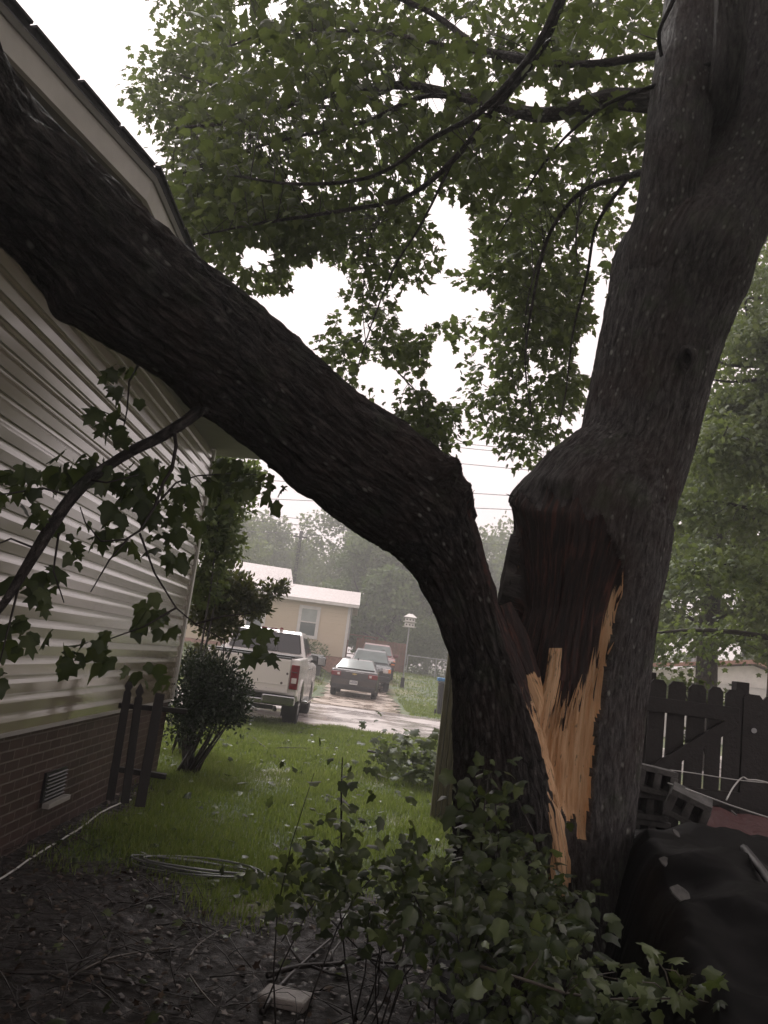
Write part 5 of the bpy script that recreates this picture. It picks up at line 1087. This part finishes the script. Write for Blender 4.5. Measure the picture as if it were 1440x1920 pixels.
# wooden privacy fence behind the suv
q0 = P(662, 1250, 53); q1 = P(756, 1262, 53); wf = empty('wooden_fence', (q0.x, 53, gz(0, 53)), label='reddish brown board fence beyond the parked cars', category='fence')
nb = 34; wd = (q1.x-q0.x)
for i in range(nb//2):
    MB().box((wd*(i+.5)/(nb/2), 0, .92), (wd/(nb/2)-.015, .03, 1.84-.03*(i % 3))).build('board', M['wood_brown'], wf)
mm = MB(); mm.box((wd/2, .04, .5), (wd, .05, .09)); mm.build('rail', M['wood_brown'], wf); mm = MB(); mm.box((wd/2, .04, 1.5), (wd, .05, .09)); mm.build('rail', M['wood_brown'], wf)
o = empty('wooden_deck', (P(668, 1200, 49).x, 49.0, gz(0, 49)), label='dark brown deck railing beside the right end of the tan house', category='deck')
for x in (-.5, .4, 1.2): MB().box((x, 0, 1.0), (.10, .10, 2.0)).build('post', M['wood_brown'], o)
MB().box((.35, 0, 2.02), (1.9, .14, .06)).build('handrail', M['wood_brown'], o); MB().box((.35, 0, .9), (1.8, .08, .06)).build('rail', M['wood_brown'], o)
# chain-link fence
cf = empty('chain_link_fence', (P(760, 1270, 52).x, 52, gz(3, 52)-.05), label='low galvanised chain-link fence in front of the green hedge', category='fence'); W_ = 9.0
for i in range(6): MB().cyl((W_*i/5, 0, 0), (W_*i/5, 0, 1.25), .035).build('post', M['galv'], cf)
MB().cyl((0, 0, 1.2), (W_, 0, 1.2), .025).build('top_rail', M['galv'], cf)
mm = MB()
for i in range(100):
    x = -1.2+i*.102
    for s_ in (-1, 1):
        x0, x1 = x, x+s_*1.2; a, b = (x0, 0), (x1, 1.2)
        if min(x0, x1) < 0 or max(x0, x1) > W_: continue
        mm.bar((a[0], 0, a[1]), (b[0], 0, b[1]), .006)
mm.build('mesh', M['galv'], cf)
# bird house on a tall pole
q = P(755, 1277, 42); bz = gz(q.x, 42); bh = empty('bird_house', (q.x, 42, bz), label='white two-tier bird house on a tall thin pole above the lawn', category='bird house')
top = P(768, 1176, 42).z-bz
MB().cyl((0, 0, 0), (0, 0, top), .035).build('pole', M['galv'], bh); MB().cyl((0, 0, 0), (0, 0, .5), .11, .09).build('pole_guard', M['wood_dark'], bh)
for k in range(2):
    z = top+.26*k; tb = MB().box((0, 0, z+.115), (.50, .42, .20)).build('nest_tier', M['white_trim'], bh, bevel=.015); MB().box((0, 0, z+.0), (.66, .56, .03)).build('porch', M['white_trim'], tb)
    mm = MB()
    for i in (-1, 0, 1): mm.cyl((i*.16, -.216, z+.11), (i*.16, -.22, z+.11), .04, n=12)
    mm.build('entrance_holes', M['plastic_black'], tb)
MB().add([(-.34, -.3, top+.49), (.34, -.3, top+.49), (.34, .3, top+.49), (-.34, .3, top+.49), (-.1, 0, top+.68), (.1, 0, top+.68)], [(0, 1, 5, 4), (1, 2, 5), (2, 3, 4, 5), (3, 0, 4), (3, 2, 1, 0)]).build('roof', M['white_trim'], bh)

# ------------------------------------------------------------ hedge and far trees
def far_tree(name, label, x, y, h, w_, n, size, mat, seed, lobes=16, lo=.22, tmpl=OVAL, group='trees beyond the tan house', trunk_r=.25, gap=.0):
    r_ = np.random.default_rng(seed); z0 = gz(x, y); o = empty(name, (x, y, z0), label=label, category='tree', group=group)
    Lc = []
    for i in range(lobes):
        t_ = lo+(1-lo)*((i+.5)/lobes); a = i*2.4+r_.uniform(-.5, .5); rr = w_*.5*math.sin(min(1, .25+1.05*(1-t_)**.6+.1)*math.pi/2)*r_.uniform(.35, 1.0)*(1 if t_ < .85 else .35)
        Lc.append([rr*math.cos(a), rr*math.sin(a), h*t_-h*.08, w_*r_.uniform(.14, .24)])
    Lc = np.array(Lc); k = r_.choice(lobes, n, p=Lc[:, 3]**2/(Lc[:, 3]**2).sum()); d = norm(r_.normal(0, 1, (n, 3))); d[:, 2] *= .8
    C = Lc[k, :3]+d*(Lc[k, 3]*(1-.5*r_.random(n)**2)*(1+.16*r_.normal(0, 1, n)))[:, None]
    T = d*.6+r_.normal(0, .6, (n, 3)); Nn = d+np.array([0, 0, .5])+r_.normal(0, .4, (n, 3)); shade = r_.normal(0, .15, lobes)[k]
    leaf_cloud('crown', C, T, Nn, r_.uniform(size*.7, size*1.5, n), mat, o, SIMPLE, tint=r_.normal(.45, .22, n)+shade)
    mm = MB(); top = Vector((r_.normal(0, .2), r_.normal(0, .2), h*.8)); mm.tube(bez((0, 0, -.1), top, 0, .02, 8), [trunk_r*(1-.8*i/7) for i in range(8)], 10); mm.build('trunk', M['bark_far'], o, smooth=True)
    for i in range(0, lobes, 2):
        c_ = Vector(Lc[i, :3]); s0 = Vector((0, 0, max(h*.15, c_.z*.62))); MB().tube(bez(s0, c_, .05, .06, 5), [trunk_r*.32, trunk_r*.26, trunk_r*.2, trunk_r*.14, trunk_r*.07], 6).build('limb', M['bark_far'], o, smooth=True)
    return o
FT = [(470, 82, 13.5, 11, 'grey-green rounded tree left of the utility pole, deep in haze', 'leaf_far', 6500, .34), (545, 88, 12.5, 8, 'low hazy tree right at the foot of the utility pole', 'leaf_far', 4200, .34), (395, 70, 12, 9, 'hazy tree behind the left end of the tan roof', 'leaf_far', 5000, .32),
      (625, 78, 16.2, 11, 'tallest hazy tree right of the utility pole, thin crown', 'leaf_far', 6200, .30), (705, 72, 14.6, 10, 'tall thin-crowned tree with sky through it, against the fallen limb', 'leaf_far', 4200, .28), (668, 62, 10.2, 7, 'pale lime-green tree in front of the taller ones', 'leaf_far_light', 6500, .26),
      (752, 60, 10.4, 8, 'dense green tree above the reddish board fence', 'leaf_far', 7500, .26), (800, 66, 11.2, 9, 'dark green tree right of the bird house', 'leaf_far', 6500, .28), (860, 74, 13.5, 10, 'tall tree hidden mostly by the maple trunk', 'leaf_far', 5000, .32), (940, 80, 15.5, 11, 'hazy treetop showing in the notch of the split maple', 'leaf_far', 5000, .34),
      (1020, 70, 13, 10, 'tree behind the maple trunk, right of the notch', 'leaf_far', 4000, .34), (720, 58, 7.2, 6, 'bushy low tree between the tan house and the board fence', 'leaf_far_light', 5000, .24)]
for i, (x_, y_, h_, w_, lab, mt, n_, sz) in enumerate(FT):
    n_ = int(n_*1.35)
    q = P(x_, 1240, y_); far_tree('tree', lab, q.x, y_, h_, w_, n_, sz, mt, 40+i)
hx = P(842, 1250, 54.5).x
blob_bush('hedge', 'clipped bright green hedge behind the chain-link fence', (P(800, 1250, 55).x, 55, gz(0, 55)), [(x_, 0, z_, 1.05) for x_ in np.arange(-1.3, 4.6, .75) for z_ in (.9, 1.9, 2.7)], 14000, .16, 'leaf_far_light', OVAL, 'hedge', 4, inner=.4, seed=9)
blob_bush('shrub', 'low shrub against the brick skirting of the tan house', (P(560, 1230, 42.5).x, 42.6, gz(-4, 42.6)), [(0, 0, .5, .6), (.9, .1, .4, .5), (-1, 0, .5, .6)], 1500, .14, 'leaf_far', OVAL, 'shrub', 3, seed=10)
# the drooping trees on the right
def right_tree(name, label, x, y, h, seed, n, size, mat, boughs, w_=7.0, tmpl=SIMPLE, zlo=.12):
    r_ = np.random.default_rng(seed); z0 = gz(x, y); o = empty(name, (x, y, z0), label=label, category='tree'); V, Fq, B, D, _ = bark_tube([Vector((0, 0, -.1)), Vector((-.1, 0, h*.35)), Vector((.1, .1, h*.7)), Vector((0, 0, h))], [.28, .22, .13, .03], 20, .15, .08, .006, seed)
    mesh_obj('trunk', V, Fq, M['bark_far'], o, smooth=True, attrs={'bark': ('FLOAT_VECTOR', B)}); C = []; Tn = []
    for i in range(boughs):
        t_ = zlo+(1-zlo)*(i+.5)/boughs; a = i*2.4+r_.uniform(-.4, .4); L = w_*.5*(1.05-t_*.75)*r_.uniform(.75, 1.15); s0 = Vector((0, 0, h*t_)); e_ = Vector((math.cos(a)*L, math.sin(a)*L, h*t_+L*r_.uniform(-.12, .3)))
        pts = bez(s0, e_, .10, .05, 8); MB().tube(pts, [.07*(1-t_*.6)*(1-.85*k/7) for k in range(8)], 7).build('limb', M['bark_far'], o, smooth=True); sg = []
        for j in range(11):
            u = .2+.8*j/10; p = Vector(pts[0]).lerp(pts[-1], u); k = min(6, int(u*7)); p = pts[k].lerp(pts[k+1], u*7-k); an = a+r_.choice([-1, 1])*r_.uniform(.4, 1.2); l2 = L*.30*r_.uniform(.5, 1.1)
            e2 = p+Vector((math.cos(an)*l2, math.sin(an)*l2, -l2*r_.uniform(-.1, .9))); sg.append((bez(p, e2, .06, .05, 4), .014, .004))
            m_ = int(n/boughs/11); u2 = r_.random(m_)[:, None]; C.append(np.array(p)*(1-u2)+np.array(e2)*u2+r_.normal(0, .20, (m_, 3))*np.array([1, 1, .8])); Tn.append(np.tile([math.cos(an)*.5, math.sin(an)*.5, -.6], (m_, 1))+r_.normal(0, .45, (m_, 3)))
        twigs('twigs', sg, M['twig'], o, 3)
    C = np.vstack(C); T = np.vstack(Tn); N = len(C); Nn = r_.normal(0, .6, (N, 3))+np.array([0, 0, 1.]); leaf_cloud('crown', C, T, Nn, r_.uniform(size*.7, size*1.3, N), mat, o, tmpl, tint=r_.normal(.45, .24, N)); return o
def xr(px_, y_): return P(px_, 1290, y_).x
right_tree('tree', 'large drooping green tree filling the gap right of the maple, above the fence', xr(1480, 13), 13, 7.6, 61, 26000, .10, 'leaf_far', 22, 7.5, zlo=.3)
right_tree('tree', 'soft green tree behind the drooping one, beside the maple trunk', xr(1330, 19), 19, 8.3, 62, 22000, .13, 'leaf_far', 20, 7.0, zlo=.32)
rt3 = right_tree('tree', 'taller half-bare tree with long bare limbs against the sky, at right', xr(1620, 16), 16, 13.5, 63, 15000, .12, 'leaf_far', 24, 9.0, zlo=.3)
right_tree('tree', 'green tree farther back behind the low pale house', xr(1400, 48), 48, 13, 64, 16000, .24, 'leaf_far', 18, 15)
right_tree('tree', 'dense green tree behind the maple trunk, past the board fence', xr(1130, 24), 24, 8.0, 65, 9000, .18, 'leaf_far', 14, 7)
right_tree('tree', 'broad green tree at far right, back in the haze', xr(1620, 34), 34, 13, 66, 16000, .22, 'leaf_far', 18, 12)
RB = rt3.location.copy()
for pts, r0 in (([(1530, 700, 14), (1440, 688, 13.2), (1380, 686, 12.6), (1340, 676, 12.2)], .05), ([(1560, 725, 14), (1440, 712, 13.2), (1380, 716, 12.6), (1335, 712, 12.2)], .05), ([(1480, 400, 14), (1400, 500, 13), (1402, 590, 12.8), (1425, 650, 12.7), (1440, 690, 13)], .045), ([(1440, 560, 13), (1400, 560, 12.6), (1365, 580, 12.4)], .025)):
    pxbranch(pts, r0, r0*.25, 'limb', 8, 'bark_far', rt3, np.array(RB))
C = []
for poly, cnt in (([(1395, 480), (1500, 420), (1500, 640), (1410, 650), (1365, 610)], 150), ([(1330, 640), (1500, 620), (1500, 780), (1320, 800)], 75), ([(1290, 820), (1500, 740), (1500, 900), (1270, 930)], 170), ([(1370, 590), (1420, 600), (1420, 660), (1345, 660)], 40)):
    a_, b_ = zip(*poly); k = 0
    while k < cnt:
        x, y = rng.uniform(min(a_), max(a_)), rng.uniform(min(b_), max(b_))
        if inpoly([x], [y], poly)[0]: C.append(list(P(x, y, rng.uniform(12, 15)))); k += 1
C, T, Nn, _ = sprays(np.array(C), np.tile([0, 0, -1.], (len(C), 1)), 22, .22)
leaf_cloud('crown', C-np.array(RB), T, Nn, rng.uniform(.07, .13, len(C)), 'leaf_far', rt3, SIMPLE)
blob_bush('shrub', 'leafy creeper spilling over the top of the right-hand fence', (P(1400, 1300, 6.75).x, 6.85, 0), [(x_, .0, 1.62-.03*i, .11) for i, x_ in enumerate(np.arange(-.45, .8, .2))]+[(-.4, .1, 1.2, .12), (.3, .1, 1.0, .15)], 380, .05, 'leaf', SIMPLE, 'shrub', 5, inner=.9, seed=12)

# ------------------------------------------------------------ utility pole and wires
q = P(549, 1105, 66); up = empty('utility_pole', (q.x, 66, gz(q.x, 66)), label='vine-covered utility pole rising between the hazy trees', category='utility pole'); tz = P(566, 996, 66).z-gz(q.x, 66); bzv = up.location
MB().cyl((0, 0, -.2), (0, 0, tz), .19, .13).build('pole', M['wood_dark'], up); MB().box((0, -.12, tz-.5), (1.1, .11, .13)).build('crossarm', M['wood_dark'], up)
for x_ in (-.45, .45): MB().cyl((x_, -.12, tz-.44), (x_, -.12, tz-.24), .05, .03).build('insulator', M['galv'], up)
r_ = np.random.default_rng(5); n = 2600; zz = r_.uniform(.3, tz*.93, n); aa = r_.uniform(0, 6.28, n); rr = .22+.16*r_.random(n)*(1.5-zz/tz); C = np.stack([rr*np.cos(aa), rr*np.sin(aa), zz], -1)
leaf_cloud('ivy', C, np.stack([np.cos(aa), np.sin(aa), -np.ones(n)*.6], -1), np.stack([np.cos(aa), np.sin(aa), np.ones(n)*.5], -1), r_.uniform(.1, .2, n), 'leaf_far', up, SIMPLE)
def wire(label, a, b, sag=.5, r=.02):
    A = bez(a, b, 0, 0, 24); 
    for i, p in enumerate(A): t_ = i/23; p.z -= sag*4*t_*(1-t_)
    o = MB().tube([p-A[0] for p in A], r, 5).build('power_line', M['wire_dark'], smooth=True); o.location = A[0]; tag(o, label, 'power line', 'power lines across the sky')
for i, (y0, y1, lab) in enumerate([(826, 853, 'topmost wire crossing the gap beside the hanging leaves'), (834, 861, 'second wire, close under the topmost one'), (864, 890, 'third wire down, alone across the middle of the gap'), (920, 937, 'fourth wire, just above the torn shoulder of the trunk'), (949, 961, 'fifth wire, meeting the torn trunk'), (1014, 1028, 'lowest wire, seen only down in the notch')]):
    a = P(810, y0, 58); b = P(1080, y1, 56); d = b-a; wire(lab, a-d*2.2, b+d*2.6, .0, .026 if i != 5 else .018)
for i, (y0, y1, lab) in enumerate([(962, 982, 'upper thin wire running left of the pole top'), (975, 992, 'lower thin wire running left of the pole top')]):
    a = P(470, y0, 64); b = P(640, y1, 64); d = b-a; wire(lab, a-d*3, b+d*1.2, .0, .022)

# ------------------------------------------------------------ rain haze
mb = MB().box((0, 62, 13.8), (300, 160, 33.4)); hz = mb.build('haze', M['rubber']); hm = bpy.data.materials.new('haze_air'); hm.use_nodes = True; hn = hm.node_tree; hn.nodes.clear()
pv = hn.nodes.new('ShaderNodeVolumePrincipled'); pv.inputs['Color'].default_value = (.93, .93, .93, 1); pv.inputs['Density'].default_value = .0046; pv.inputs['Anisotropy'].default_value = .25
on = hn.nodes.new('ShaderNodeOutputMaterial'); hn.links.new(pv.outputs[0], on.inputs['Volume']); hz.data.materials.clear(); hz.data.materials.append(hm); tag(hz, 'pale rain haze hanging over the whole yard and road', 'haze', None, 'stuff')
